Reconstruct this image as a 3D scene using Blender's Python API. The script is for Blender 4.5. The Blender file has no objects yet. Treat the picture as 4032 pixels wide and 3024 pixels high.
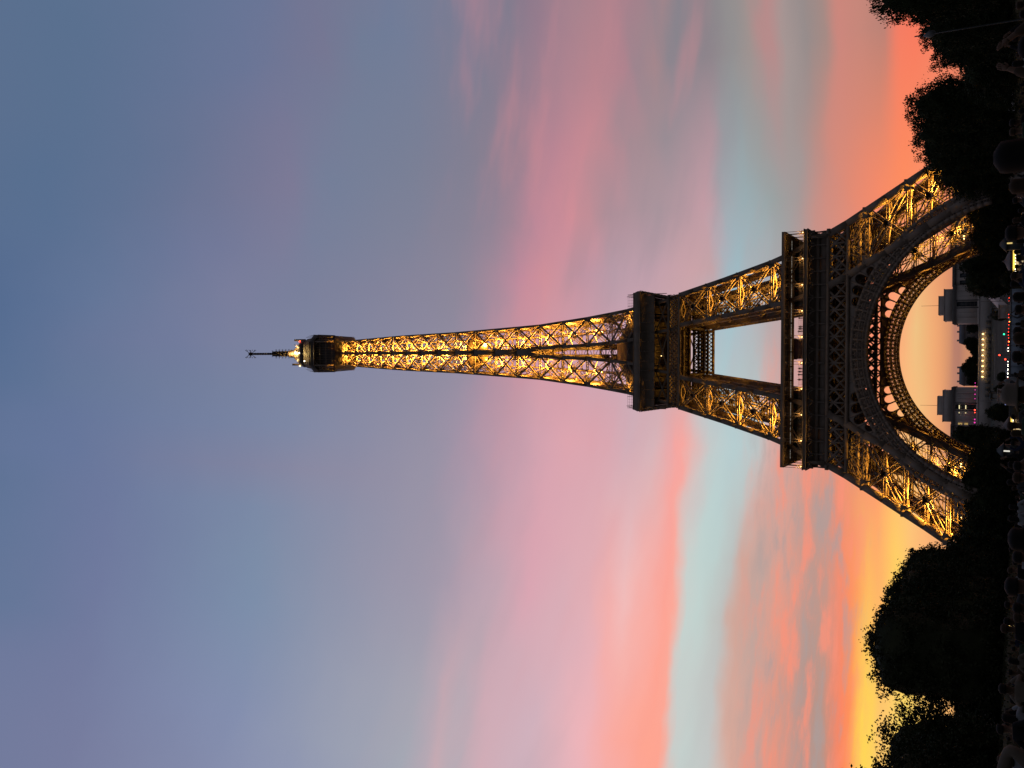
import bpy, math, random
import numpy as np
from mathutils import Vector, Matrix

# ------------------------------------------------------------------ camera
scene = bpy.context.scene
COL = scene.collection
PITCH, YAW, ROLL = 0.512777, -0.0288485, 0.01452016
CAMPOS = (-3.5, -315.564, 1.4633)
Fv = Vector((math.sin(YAW)*math.cos(PITCH), math.cos(YAW)*math.cos(PITCH), math.sin(PITCH)))
Rv = Vector((math.cos(YAW), -math.sin(YAW), 0.0))
Uv = Rv.cross(Fv)
R2 = Rv*math.cos(ROLL) + Uv*math.sin(ROLL)
U2 = -Rv*math.sin(ROLL) + Uv*math.cos(ROLL)
cam = bpy.data.cameras.new('camera')
cam.lens = 36.0*3543.515/4032.0
cam.sensor_width = 36.0
cam.clip_start = 0.1
cam.clip_end = 20000
camo = bpy.data.objects.new('camera', cam)
COL.objects.link(camo)
# the photograph was taken with the phone held upright, so the frame lies on its side
M = Matrix((( -U2.x, R2.x, -Fv.x, CAMPOS[0]), (-U2.y, R2.y, -Fv.y, CAMPOS[1]),
            (-U2.z, R2.z, -Fv.z, CAMPOS[2]), (0, 0, 0, 1)))
camo.matrix_world = M
scene.camera = camo

# ------------------------------------------------------------------ render / exposure
scene.render.engine = 'CYCLES'
scene.view_settings.view_transform = 'Standard'
scene.view_settings.look = 'None'
scene.view_settings.exposure = 0.0
scene.view_settings.gamma = 1.0
cy = scene.cycles
cy.max_bounces = 4; cy.diffuse_bounces = 2; cy.glossy_bounces = 2; cy.transmission_bounces = 2
cy.volume_bounces = 0; cy.transparent_max_bounces = 4
cy.caustics_reflective = False; cy.caustics_refractive = False
cy.use_denoising = True
try: cy.use_light_tree = True
except Exception: pass

# ------------------------------------------------------------------ dusk sky (world, by direction)
SKY = [
 (-34, "0.0000,0.625,0.264,0.137 0.0457,0.953,0.513,0.156 0.0685,0.996,0.711,0.143 0.0868,0.985,0.562,0.161 0.1005,1.000,0.687,0.095 0.1050,1.000,0.623,0.093 0.1096,1.000,0.334,0.091 0.1187,0.964,0.242,0.121 0.1324,0.492,0.283,0.223 0.1461,0.449,0.303,0.270 0.1689,0.744,0.306,0.224 0.1872,0.582,0.360,0.312 0.2009,0.679,0.386,0.314 0.2055,0.685,0.413,0.343 0.2192,0.564,0.580,0.567 0.2374,0.547,0.626,0.606 0.2511,0.571,0.615,0.595 0.2557,0.662,0.564,0.530 0.2603,0.918,0.422,0.343 0.2648,1.000,0.376,0.283 0.2831,0.998,0.377,0.286 0.3242,0.880,0.451,0.471 0.3470,0.743,0.446,0.501 0.3836,0.611,0.445,0.514 0.4201,0.643,0.414,0.470 0.4429,0.479,0.411,0.465 0.4612,0.550,0.400,0.448 0.4703,0.442,0.392,0.456 0.4886,0.375,0.391,0.456 0.6073,0.261,0.295,0.444 0.7854,0.181,0.202,0.342 1.0000,0.137,0.187,0.320"),
 (-29, "0.0000,0.617,0.260,0.137 0.0502,0.957,0.520,0.156 0.0731,0.996,0.710,0.143 0.0913,0.987,0.567,0.160 0.0959,0.987,0.588,0.145 0.1005,1.000,0.684,0.099 0.1096,1.000,0.687,0.093 0.1142,1.000,0.470,0.092 0.1187,0.993,0.286,0.096 0.1279,0.951,0.233,0.128 0.1416,0.481,0.285,0.228 0.1553,0.448,0.304,0.271 0.1781,0.739,0.305,0.224 0.1963,0.593,0.356,0.306 0.2146,0.695,0.392,0.316 0.2283,0.583,0.553,0.531 0.2511,0.547,0.628,0.608 0.2648,0.571,0.614,0.594 0.2694,0.663,0.563,0.528 0.2740,0.909,0.426,0.349 0.2785,1.000,0.376,0.283 0.2968,1.000,0.376,0.283 0.3470,0.847,0.454,0.488 0.4018,0.611,0.445,0.514 0.4429,0.636,0.413,0.468 0.4612,0.471,0.412,0.467 0.4795,0.573,0.402,0.446 0.4886,0.452,0.392,0.456 0.5114,0.374,0.389,0.455 0.6667,0.230,0.273,0.426 0.8082,0.170,0.197,0.339 1.0000,0.131,0.183,0.316"),
 (-24.5, "0.0000,0.610,0.257,0.138 0.0502,0.942,0.503,0.154 0.0776,0.997,0.716,0.142 0.0959,0.987,0.567,0.160 0.1005,0.987,0.587,0.145 0.1050,0.999,0.680,0.101 0.1142,1.000,0.687,0.094 0.1233,0.997,0.291,0.094 0.1324,0.961,0.238,0.123 0.1461,0.501,0.282,0.221 0.1598,0.453,0.301,0.265 0.1644,0.462,0.305,0.270 0.1872,0.744,0.307,0.227 0.2055,0.585,0.359,0.310 0.2237,0.696,0.393,0.317 0.2420,0.563,0.583,0.569 0.2648,0.551,0.628,0.607 0.2785,0.591,0.603,0.581 0.2877,1.000,0.376,0.283 0.3059,1.000,0.376,0.283 0.3333,0.951,0.405,0.359 0.3562,0.862,0.455,0.485 0.4110,0.633,0.438,0.506 0.4521,0.629,0.407,0.465 0.4703,0.483,0.403,0.461 0.4886,0.547,0.390,0.440 0.4977,0.444,0.380,0.446 0.5160,0.378,0.373,0.442 0.6758,0.217,0.272,0.412 0.8174,0.163,0.195,0.339 0.8858,0.130,0.183,0.316 1.0000,0.126,0.180,0.313"),
 (-20.5, "0.0000,0.604,0.254,0.139 0.0183,0.726,0.314,0.129 0.0548,0.953,0.512,0.156 0.0822,1.000,0.716,0.142 0.1005,0.986,0.553,0.158 0.1096,1.000,0.662,0.101 0.1187,1.000,0.652,0.097 0.1279,0.995,0.290,0.099 0.1370,0.957,0.239,0.128 0.1507,0.514,0.286,0.225 0.1644,0.463,0.303,0.265 0.1689,0.474,0.307,0.269 0.1918,0.743,0.316,0.236 0.2100,0.566,0.364,0.317 0.2283,0.674,0.399,0.328 0.2420,0.548,0.562,0.546 0.2785,0.567,0.628,0.605 0.2831,0.723,0.542,0.495 0.2877,0.973,0.400,0.315 0.2968,0.998,0.372,0.289 0.3242,0.936,0.446,0.404 0.3425,0.912,0.425,0.405 0.3607,0.812,0.443,0.478 0.3927,0.693,0.429,0.487 0.4566,0.594,0.392,0.455 0.4703,0.505,0.386,0.449 0.4886,0.501,0.371,0.432 0.5251,0.356,0.336,0.418 0.6849,0.203,0.270,0.401 0.8174,0.161,0.194,0.341 0.8995,0.125,0.179,0.312 1.0000,0.123,0.178,0.311"),
 (-16.5, "0.0000,0.597,0.251,0.141 0.0548,0.918,0.458,0.162 0.0913,1.000,0.657,0.133 0.1050,0.993,0.498,0.147 0.1142,1.000,0.575,0.114 0.1187,1.000,0.556,0.110 0.1233,1.000,0.485,0.108 0.1279,1.000,0.344,0.106 0.1324,0.986,0.287,0.115 0.1416,0.917,0.249,0.148 0.1553,0.539,0.299,0.239 0.1689,0.476,0.310,0.270 0.1918,0.732,0.328,0.250 0.1963,0.729,0.336,0.260 0.2146,0.526,0.374,0.332 0.2283,0.648,0.389,0.321 0.2374,0.520,0.514,0.496 0.2648,0.535,0.645,0.619 0.2785,0.561,0.647,0.620 0.2877,0.973,0.405,0.326 0.2922,0.992,0.370,0.295 0.3288,0.890,0.500,0.488 0.3425,0.901,0.435,0.417 0.3653,0.761,0.431,0.470 0.3927,0.694,0.418,0.472 0.4292,0.702,0.381,0.450 0.4612,0.545,0.377,0.445 0.5205,0.354,0.315,0.402 0.6895,0.200,0.264,0.390 0.8265,0.155,0.191,0.338 0.9087,0.121,0.177,0.310 1.0000,0.120,0.175,0.309"),
 (-12.5, "0.0000,0.590,0.249,0.142 0.0731,0.988,0.480,0.181 0.0822,0.999,0.533,0.168 0.0913,1.000,0.654,0.127 0.0959,1.000,0.621,0.125 0.1050,1.000,0.475,0.139 0.1096,0.999,0.448,0.139 0.1187,0.992,0.490,0.126 0.1324,0.979,0.303,0.122 0.1416,0.926,0.265,0.152 0.1553,0.613,0.302,0.237 0.1689,0.517,0.314,0.267 0.1918,0.716,0.341,0.269 0.1963,0.706,0.348,0.278 0.2100,0.530,0.373,0.334 0.2237,0.647,0.384,0.320 0.2329,0.504,0.512,0.499 0.2511,0.504,0.628,0.611 0.2648,0.526,0.646,0.625 0.2785,0.589,0.626,0.602 0.2877,0.968,0.406,0.338 0.2922,0.971,0.375,0.315 0.3288,0.815,0.505,0.516 0.3470,0.811,0.430,0.439 0.3653,0.736,0.417,0.461 0.4292,0.700,0.374,0.442 0.4932,0.428,0.330,0.409 0.5342,0.328,0.300,0.390 0.6986,0.199,0.253,0.381 0.8356,0.148,0.188,0.334 0.9132,0.118,0.174,0.307 1.0000,0.116,0.173,0.306"),
 (-9, "0.0000,0.558,0.238,0.142 0.0365,0.706,0.314,0.150 0.0457,0.607,0.274,0.152 0.0548,0.811,0.366,0.161 0.0685,0.956,0.442,0.177 0.0822,0.983,0.542,0.195 0.0959,1.000,0.563,0.147 0.1096,1.000,0.388,0.149 0.1233,0.939,0.386,0.148 0.1324,0.893,0.316,0.153 0.1461,0.826,0.278,0.187 0.1598,0.622,0.309,0.249 0.1689,0.579,0.320,0.269 0.1872,0.667,0.347,0.287 0.2009,0.614,0.367,0.322 0.2100,0.662,0.375,0.322 0.2146,0.673,0.393,0.341 0.2283,0.503,0.550,0.544 0.2511,0.494,0.628,0.626 0.2648,0.516,0.639,0.628 0.2785,0.642,0.572,0.553 0.2831,0.752,0.513,0.482 0.2877,0.952,0.409,0.353 0.2922,0.952,0.384,0.339 0.3105,0.792,0.461,0.457 0.3288,0.730,0.477,0.505 0.3607,0.720,0.407,0.453 0.4247,0.694,0.373,0.439 0.4977,0.396,0.310,0.399 0.5388,0.313,0.290,0.382 0.8584,0.134,0.182,0.328 1.0000,0.113,0.171,0.304"),
 (-5.5, "0.0000,0.525,0.227,0.141 0.0365,0.635,0.284,0.145 0.0411,0.617,0.277,0.145 0.0457,0.416,0.189,0.143 0.0594,0.803,0.354,0.161 0.0731,0.970,0.463,0.189 0.0822,0.962,0.578,0.224 0.0959,1.000,0.484,0.175 0.1096,1.000,0.352,0.159 0.1142,0.995,0.315,0.156 0.1370,0.796,0.287,0.187 0.1689,0.639,0.327,0.272 0.1826,0.623,0.353,0.305 0.2009,0.718,0.375,0.326 0.2192,0.508,0.554,0.556 0.2420,0.473,0.613,0.630 0.2648,0.528,0.616,0.614 0.2785,0.706,0.513,0.499 0.2831,0.787,0.471,0.449 0.2877,0.943,0.402,0.360 0.2922,0.934,0.386,0.357 0.2968,0.832,0.403,0.402 0.3151,0.672,0.467,0.500 0.3425,0.629,0.425,0.481 0.3607,0.696,0.391,0.445 0.3973,0.724,0.375,0.428 0.4247,0.678,0.367,0.432 0.4977,0.375,0.294,0.388 0.5388,0.299,0.279,0.373 0.6804,0.206,0.243,0.370 0.8630,0.130,0.179,0.322 1.0000,0.109,0.167,0.301"),
 (-2, "0.0000,0.516,0.224,0.141 0.0365,0.606,0.265,0.141 0.0411,0.597,0.262,0.141 0.0457,0.428,0.193,0.141 0.0502,0.509,0.228,0.147 0.0594,0.801,0.349,0.161 0.0639,0.887,0.390,0.170 0.0776,0.887,0.508,0.212 0.0868,0.951,0.503,0.209 0.1050,0.999,0.366,0.165 0.1233,0.967,0.293,0.164 0.1644,0.667,0.305,0.253 0.1826,0.620,0.345,0.324 0.2009,0.616,0.380,0.352 0.2100,0.608,0.414,0.393 0.2237,0.481,0.525,0.532 0.2511,0.440,0.585,0.613 0.2648,0.472,0.577,0.602 0.2740,0.535,0.542,0.565 0.2785,0.576,0.514,0.533 0.2877,0.713,0.429,0.428 0.2968,0.688,0.405,0.415 0.3105,0.634,0.425,0.455 0.3379,0.606,0.407,0.467 0.4064,0.664,0.349,0.408 0.4338,0.647,0.342,0.400 0.4886,0.379,0.283,0.372 0.5160,0.301,0.271,0.362 0.5342,0.283,0.266,0.358 0.6804,0.205,0.235,0.357 0.9224,0.105,0.164,0.298 1.0000,0.105,0.164,0.298"),
 (2, "0.0000,0.515,0.223,0.141 0.0411,0.607,0.265,0.141 0.0457,0.471,0.207,0.141 0.0502,0.432,0.191,0.143 0.0548,0.656,0.289,0.149 0.0639,0.848,0.376,0.165 0.0685,0.885,0.414,0.179 0.0776,0.856,0.501,0.212 0.0822,0.867,0.538,0.230 0.0959,0.966,0.416,0.195 0.1096,0.992,0.317,0.167 0.1279,0.944,0.278,0.163 0.1689,0.627,0.304,0.258 0.1872,0.552,0.346,0.338 0.2055,0.500,0.390,0.390 0.2283,0.428,0.493,0.516 0.2466,0.387,0.541,0.589 0.2648,0.418,0.521,0.573 0.2785,0.563,0.424,0.445 0.2877,0.607,0.391,0.406 0.3425,0.583,0.374,0.441 0.3653,0.573,0.354,0.423 0.4338,0.630,0.311,0.363 0.4429,0.606,0.304,0.362 0.4886,0.359,0.265,0.347 0.5114,0.284,0.256,0.343 0.5205,0.272,0.253,0.342 0.6575,0.206,0.229,0.343 0.7306,0.195,0.216,0.339 0.7763,0.170,0.201,0.334 0.9224,0.099,0.159,0.293 1.0000,0.100,0.159,0.293"),
 (6, "0.0000,0.539,0.223,0.136 0.0411,0.680,0.266,0.143 0.0457,0.579,0.219,0.143 0.0502,0.614,0.231,0.143 0.0548,0.729,0.279,0.145 0.0594,0.790,0.307,0.149 0.0822,0.933,0.442,0.198 0.1005,0.991,0.335,0.168 0.1233,0.927,0.266,0.153 0.1644,0.608,0.291,0.243 0.1963,0.394,0.361,0.370 0.2192,0.378,0.430,0.453 0.2374,0.345,0.483,0.536 0.2511,0.369,0.464,0.519 0.2557,0.410,0.442,0.488 0.2648,0.550,0.371,0.393 0.2740,0.583,0.365,0.392 0.2831,0.591,0.364,0.394 0.3288,0.534,0.348,0.408 0.3562,0.491,0.329,0.393 0.3927,0.528,0.298,0.362 0.4155,0.605,0.287,0.338 0.4292,0.626,0.280,0.326 0.4521,0.536,0.260,0.336 0.4795,0.365,0.250,0.323 0.5068,0.266,0.240,0.323 0.5160,0.257,0.239,0.323 0.6575,0.194,0.216,0.328 0.7306,0.194,0.209,0.333 0.8402,0.128,0.181,0.314 0.9178,0.094,0.153,0.286 1.0000,0.094,0.153,0.287"),
 (10, "0.0000,0.578,0.223,0.127 0.0046,0.593,0.226,0.128 0.0457,0.842,0.263,0.141 0.0731,0.955,0.282,0.141 0.0913,0.998,0.271,0.116 0.1142,0.917,0.256,0.141 0.1370,0.753,0.256,0.174 0.1598,0.601,0.267,0.222 0.1826,0.378,0.312,0.306 0.2055,0.324,0.356,0.359 0.2283,0.320,0.416,0.447 0.2420,0.362,0.398,0.436 0.2466,0.386,0.387,0.425 0.2557,0.507,0.348,0.389 0.2603,0.552,0.335,0.379 0.3196,0.401,0.297,0.336 0.3607,0.446,0.279,0.322 0.3653,0.468,0.278,0.320 0.3790,0.610,0.276,0.316 0.3973,0.640,0.272,0.313 0.4155,0.583,0.259,0.316 0.4338,0.508,0.247,0.315 0.4566,0.351,0.233,0.298 0.4840,0.270,0.227,0.299 0.4977,0.246,0.225,0.300 0.5708,0.206,0.222,0.315 0.6393,0.185,0.214,0.323 0.6758,0.199,0.204,0.318 0.7534,0.164,0.190,0.319 0.8311,0.123,0.176,0.304 0.9132,0.094,0.152,0.281 1.0000,0.092,0.151,0.281"),
 (14.5, "0.0000,0.578,0.223,0.127 0.0639,0.917,0.247,0.133 0.0913,0.958,0.233,0.119 0.0959,0.946,0.234,0.124 0.1096,0.705,0.240,0.160 0.1461,0.640,0.251,0.200 0.1507,0.606,0.253,0.208 0.1598,0.476,0.263,0.232 0.1735,0.384,0.278,0.266 0.1826,0.360,0.297,0.290 0.1872,0.366,0.307,0.299 0.1963,0.410,0.292,0.289 0.2100,0.333,0.323,0.321 0.2283,0.308,0.349,0.365 0.2420,0.330,0.327,0.354 0.2511,0.409,0.297,0.334 0.2557,0.426,0.287,0.326 0.3014,0.317,0.263,0.297 0.3196,0.380,0.263,0.292 0.3379,0.383,0.257,0.292 0.3470,0.513,0.255,0.293 0.3516,0.551,0.255,0.293 0.3699,0.591,0.257,0.294 0.4110,0.485,0.236,0.296 0.4384,0.324,0.218,0.279 0.4749,0.237,0.213,0.282 0.5479,0.192,0.214,0.305 0.6210,0.175,0.211,0.317 0.6575,0.203,0.195,0.305 0.8037,0.120,0.169,0.290 0.8676,0.101,0.161,0.284 1.0000,0.097,0.153,0.277"),
 (19, "0.0000,0.578,0.223,0.127 0.0046,0.582,0.223,0.127 0.0594,0.898,0.223,0.127 0.0822,0.938,0.195,0.115 0.0959,0.897,0.206,0.129 0.1050,0.512,0.222,0.178 0.1096,0.505,0.228,0.184 0.1233,0.567,0.242,0.195 0.1416,0.604,0.242,0.204 0.1461,0.582,0.244,0.208 0.1553,0.383,0.254,0.230 0.1735,0.304,0.263,0.261 0.1918,0.381,0.303,0.294 0.2009,0.492,0.253,0.252 0.2146,0.350,0.288,0.278 0.2283,0.293,0.284,0.286 0.2511,0.272,0.232,0.260 0.2877,0.248,0.233,0.270 0.3059,0.379,0.242,0.265 0.3151,0.340,0.235,0.270 0.3196,0.345,0.232,0.271 0.3288,0.433,0.228,0.272 0.3516,0.477,0.234,0.273 0.3881,0.427,0.229,0.280 0.4292,0.285,0.206,0.272 0.4612,0.226,0.207,0.277 0.5388,0.180,0.208,0.306 0.5890,0.172,0.208,0.310 0.6484,0.186,0.188,0.301 0.7945,0.114,0.166,0.284 0.8584,0.098,0.159,0.278 1.0000,0.101,0.155,0.272"),
 (24, "0.0000,0.578,0.223,0.127 0.0046,0.578,0.223,0.127 0.0594,0.904,0.223,0.127 0.0822,0.934,0.197,0.117 0.0913,0.917,0.204,0.126 0.0959,0.792,0.210,0.143 0.1005,0.591,0.219,0.168 0.1050,0.496,0.226,0.183 0.1187,0.564,0.242,0.195 0.1370,0.603,0.242,0.203 0.1416,0.591,0.243,0.207 0.1507,0.384,0.254,0.230 0.1689,0.299,0.262,0.261 0.1872,0.388,0.300,0.292 0.1963,0.507,0.246,0.245 0.2100,0.350,0.281,0.270 0.2237,0.285,0.268,0.269 0.2466,0.230,0.216,0.243 0.2785,0.228,0.224,0.262 0.2922,0.378,0.234,0.255 0.3014,0.316,0.225,0.261 0.3151,0.387,0.217,0.262 0.3379,0.420,0.223,0.263 0.3699,0.382,0.223,0.270 0.4064,0.281,0.195,0.263 0.4292,0.224,0.201,0.270 0.5342,0.162,0.202,0.314 0.5708,0.163,0.202,0.306 0.5982,0.180,0.184,0.290 0.6667,0.146,0.179,0.305 0.8219,0.103,0.162,0.277 1.0000,0.103,0.156,0.270"),
 (30, "0.0000,0.578,0.223,0.127 0.0091,0.600,0.223,0.127 0.0594,0.914,0.222,0.127 0.0776,0.937,0.195,0.115 0.0868,0.918,0.203,0.125 0.0913,0.822,0.209,0.139 0.0959,0.610,0.218,0.166 0.1005,0.495,0.226,0.183 0.1142,0.566,0.242,0.195 0.1324,0.606,0.242,0.204 0.1370,0.548,0.245,0.212 0.1416,0.438,0.251,0.224 0.1461,0.367,0.255,0.234 0.1598,0.305,0.261,0.259 0.1781,0.382,0.302,0.294 0.1872,0.508,0.246,0.245 0.1963,0.385,0.277,0.266 0.2100,0.299,0.272,0.270 0.2374,0.230,0.217,0.245 0.2648,0.223,0.223,0.262 0.2785,0.377,0.234,0.255 0.2877,0.313,0.224,0.261 0.2968,0.375,0.216,0.262 0.3196,0.423,0.223,0.262 0.3516,0.383,0.223,0.270 0.3881,0.281,0.195,0.263 0.4110,0.223,0.202,0.271 0.5114,0.162,0.202,0.313 0.5753,0.180,0.181,0.288 0.6438,0.138,0.178,0.305 0.7991,0.102,0.162,0.275 1.0000,0.105,0.156,0.270"),
]

BACK = (0.070, 0.076, 0.098)          # the eastern sky, already dark
world = bpy.data.worlds.new('World'); scene.world = world
world.use_nodes = True
nt = world.node_tree; nt.nodes.clear()
def N(tree, typ, **kw):
    n = tree.nodes.new(typ)
    for k, v in kw.items(): setattr(n, k, v)
    return n
def mth(op, a, b=None, clamp=False, tree=None):
    tree = tree or nt
    n = tree.nodes.new('ShaderNodeMath'); n.operation = op; n.use_clamp = clamp
    for i, v in enumerate((a, b)):
        if v is None: continue
        if isinstance(v, (int, float)): n.inputs[i].default_value = v
        else: tree.links.new(v, n.inputs[i])
    return n.outputs[0]
def mixc(f, a, b, blend='MIX', tree=None):
    tree = tree or nt
    n = tree.nodes.new('ShaderNodeMix'); n.data_type = 'RGBA'; n.blend_type = blend
    for s, v in ((n.inputs[0], f), (n.inputs[6], a), (n.inputs[7], b)):
        if isinstance(v, (int, float)): s.default_value = v
        elif isinstance(v, tuple): s.default_value = (v[0], v[1], v[2], 1)
        else: tree.links.new(v, s)
    return n.outputs[2]
def mrange(v, a, b, c=0.0, d=1.0, smooth=False, tree=None):
    tree = tree or nt
    n = tree.nodes.new('ShaderNodeMapRange'); n.clamp = True
    if smooth: n.interpolation_type = 'SMOOTHSTEP'
    tree.links.new(v, n.inputs[0])
    for i, x in enumerate((a, b, c, d)): n.inputs[i+1].default_value = x
    return n.outputs[0]
tc = N(nt, 'ShaderNodeTexCoord')
sep = N(nt, 'ShaderNodeSeparateXYZ'); nt.links.new(tc.outputs['Generated'], sep.inputs[0])
DEG = 57.29578
el = mth('MULTIPLY', mth('ARCSINE', sep.outputs[2]), DEG)
az = mth('MULTIPLY', mth('ARCTAN2', sep.outputs[0], sep.outputs[1]), DEG)
def noise(kx, ky, ox, scale, detail, rough, shear=0.0):
    cmb = N(nt, 'ShaderNodeCombineXYZ')
    e2 = mth('ADD', el, mth('MULTIPLY', az, shear)) if shear else el
    nt.links.new(mth('ADD', mth('MULTIPLY', az, kx), ox), cmb.inputs[0])
    nt.links.new(mth('MULTIPLY', e2, ky), cmb.inputs[1])
    n = N(nt, 'ShaderNodeTexNoise'); n.inputs['Scale'].default_value = scale
    n.inputs['Detail'].default_value = detail; n.inputs['Roughness'].default_value = rough
    nt.links.new(cmb.outputs[0], n.inputs['Vector'])
    return n.outputs[0]
n1 = noise(0.055, 0.16, 3.1, 1.0, 4.0, 0.55)
n2 = noise(0.22, 0.55, 7.7, 1.0, 3.0, 0.5)
n3 = noise(0.17, 0.85, 1.3, 1.0, 6.0, 0.62)
n4 = noise(0.05, 0.22, 11.9, 1.0, 4.0, 0.55, shear=0.22)
warp = mth('ADD', mth('MULTIPLY', mth('SUBTRACT', n1, 0.5), 2.6), mth('MULTIPLY', mth('SUBTRACT', n2, 0.5), 1.1))
warp = mth('MULTIPLY', warp, mrange(el, 3.0, 14.0, 0.08, 1.0))
elw = mth('ADD', el, warp)
upos = mth('DIVIDE', elw, 64.0, clamp=True)
cur = None; prev = None
for a, txt in SKY:
    r = N(nt, 'ShaderNodeValToRGB'); cr = r.color_ramp
    st = [tuple(float(v) for v in t.split(',')) for t in txt.split()]
    while len(cr.elements) < len(st): cr.elements.new(0.5)
    for i, s in enumerate(st):
        cr.elements[i].position = s[0]; cr.elements[i].color = (s[1], s[2], s[3], 1)
    nt.links.new(upos, r.inputs[0])
    cur = r.outputs[0] if cur is None else mixc(mrange(az, prev, a), cur, r.outputs[0])
    prev = a
# broken low clouds towards the south-west, pink streaks towards the north-west
fl = mth('MULTIPLY', mrange(el, 6.8, 9.0), mrange(el, 12.5, 15.0, 1.0, 0.0))
fl = mth('MULTIPLY', fl, mrange(az, -4.0, 3.0, 1.0, 0.0))
cur = mixc(mth('MULTIPLY', fl, mrange(n3, 0.47, 0.66, 0.0, 0.75, True)), cur, (0.98, 0.29, 0.19))
cur = mixc(mth('MULTIPLY', fl, mrange(n3, 0.33, 0.50, 0.7, 0.0, True)), cur, (0.40, 0.34, 0.33))
fr = mth('MULTIPLY', mrange(el, 12.0, 17.0), mrange(el, 29.0, 36.0, 1.0, 0.0))
fr = mth('MULTIPLY', fr, mrange(az, -2.0, 5.0, 0.35, 1.0))
cur = mixc(mth('MULTIPLY', fr, mrange(n4, 0.48, 0.74, 0.0, 0.42, True)), cur, (0.72, 0.27, 0.30))
cur = mixc(mth('MULTIPLY', fr, mrange(n4, 0.30, 0.46, 0.22, 0.0, True)), cur, (0.25, 0.24, 0.28))
# the rest of the dome: darker blue overhead, dark in the east
up = mixc(mrange(el, 58.0, 80.0), cur, (0.075, 0.12, 0.22))
side = mrange(mth('ABSOLUTE', az), 46.0, 88.0, 0.0, 1.0, True)
side = mth('MULTIPLY', side, mrange(el, 60.0, 88.0, 1.0, 0.6))
full = mixc(side, up, BACK)
full = mixc(mrange(el, -6.0, -0.5, 1.0, 0.0), full, (0.02, 0.02, 0.022))
bg = N(nt, 'ShaderNodeBackground'); nt.links.new(full, bg.inputs[0]); bg.inputs[1].default_value = 1.0
wo = N(nt, 'ShaderNodeOutputWorld'); nt.links.new(bg.outputs[0], wo.inputs[0])

# ------------------------------------------------------------------ materials
def mat(name, col, rough=0.7, var=0.25, scale=0.5, metal=0.0, bump=0.0, spec=0.5):
    m = bpy.data.materials.new(name); m.use_nodes = True
    t = m.node_tree; p = t.nodes['Principled BSDF']
    p.inputs['Roughness'].default_value = rough; p.inputs['Metallic'].default_value = metal
    p.inputs['Specular IOR Level'].default_value = spec if rough < .72 else spec*.25
    co = N(t, 'ShaderNodeTexCoord')
    n = N(t, 'ShaderNodeTexNoise'); n.inputs['Scale'].default_value = scale; n.inputs['Detail'].default_value = 5
    t.links.new(co.outputs['Object'], n.inputs['Vector'])
    r = N(t, 'ShaderNodeValToRGB')
    r.color_ramp.elements[0].position = 0.3; r.color_ramp.elements[1].position = 0.7
    r.color_ramp.elements[0].color = tuple(c*(1-var) for c in col)+(1,)
    r.color_ramp.elements[1].color = tuple(min(1, c*(1+var)) for c in col)+(1,)
    t.links.new(n.outputs[0], r.inputs[0]); t.links.new(r.outputs[0], p.inputs['Base Color'])
    if bump:
        b = N(t, 'ShaderNodeBump'); b.inputs['Strength'].default_value = bump
        t.links.new(n.outputs[0], b.inputs['Height']); t.links.new(b.outputs[0], p.inputs['Normal'])
    return m
def glow(name, col, strength):
    m = bpy.data.materials.new(name); m.use_nodes = True
    p = m.node_tree.nodes['Principled BSDF']
    p.inputs['Base Color'].default_value = col+(1,)
    p.inputs['Emission Color'].default_value = col+(1,)
    p.inputs['Emission Strength'].default_value = strength
    return m
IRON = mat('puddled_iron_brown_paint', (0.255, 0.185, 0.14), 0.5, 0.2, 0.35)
IRON_DARK = mat('dark_iron', (0.075, 0.055, 0.045), 0.6, 0.25, 0.5)  # darker copy of the brown iron; inner girders carry their shade in this colour
PAVRED = mat('dark_red_pavilion', (0.09, 0.035, 0.03), 0.6, 0.2, 0.6)
GLASSY = mat('tinted_glazing', (0.03, 0.035, 0.04), 0.15, 0.2, 0.6)
BULB = glow('warm_bulb', (1.0, 0.66, 0.24), 5.0)
BULBW = glow('white_bulb', (1.0, 0.93, 0.78), 6.0)
REDL = glow('red_lamp', (1.0, 0.06, 0.03), 4.0)
GREENL = glow('green_lamp', (0.03, 0.9, 0.42), 2.5)
MAGL = glow('magenta_lamp', (0.9, 0.05, 0.45), 1.2)
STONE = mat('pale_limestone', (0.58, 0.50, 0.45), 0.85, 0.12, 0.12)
STONE_D = mat('shaded_limestone_recess', (0.17, 0.155, 0.145), 0.85, 0.15, 0.2)  # copy of the limestone with shade put into its base colour
ZINC = mat('zinc_roof', (0.16, 0.17, 0.19), 0.5, 0.15, 0.2)
WIN = mat('dark_window_glass', (0.03, 0.035, 0.04), 0.12, 0.2, 0.3)
LEAF = mat('dark_leaves', (0.035, 0.042, 0.018), 0.75, 0.45, 0.35)
LEAF2 = mat('olive_leaves', (0.042, 0.043, 0.02), 0.75, 0.45, 0.4)
BARK = mat('bark', (0.06, 0.05, 0.04), 0.9, 0.3, 2.0, bump=0.4)
GRASS = mat('trampled_lawn', (0.045, 0.055, 0.025), 0.95, 0.4, 0.6, bump=0.5)
ASPH = mat('asphalt', (0.05, 0.05, 0.052), 0.85, 0.2, 1.0)
POLE = mat('painted_steel_pole', (0.05, 0.055, 0.055), 0.5, 0.2, 2.0)
BRONZE = mat('weathered_bronze', (0.05, 0.055, 0.045), 0.5, 0.3, 1.0)

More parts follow.
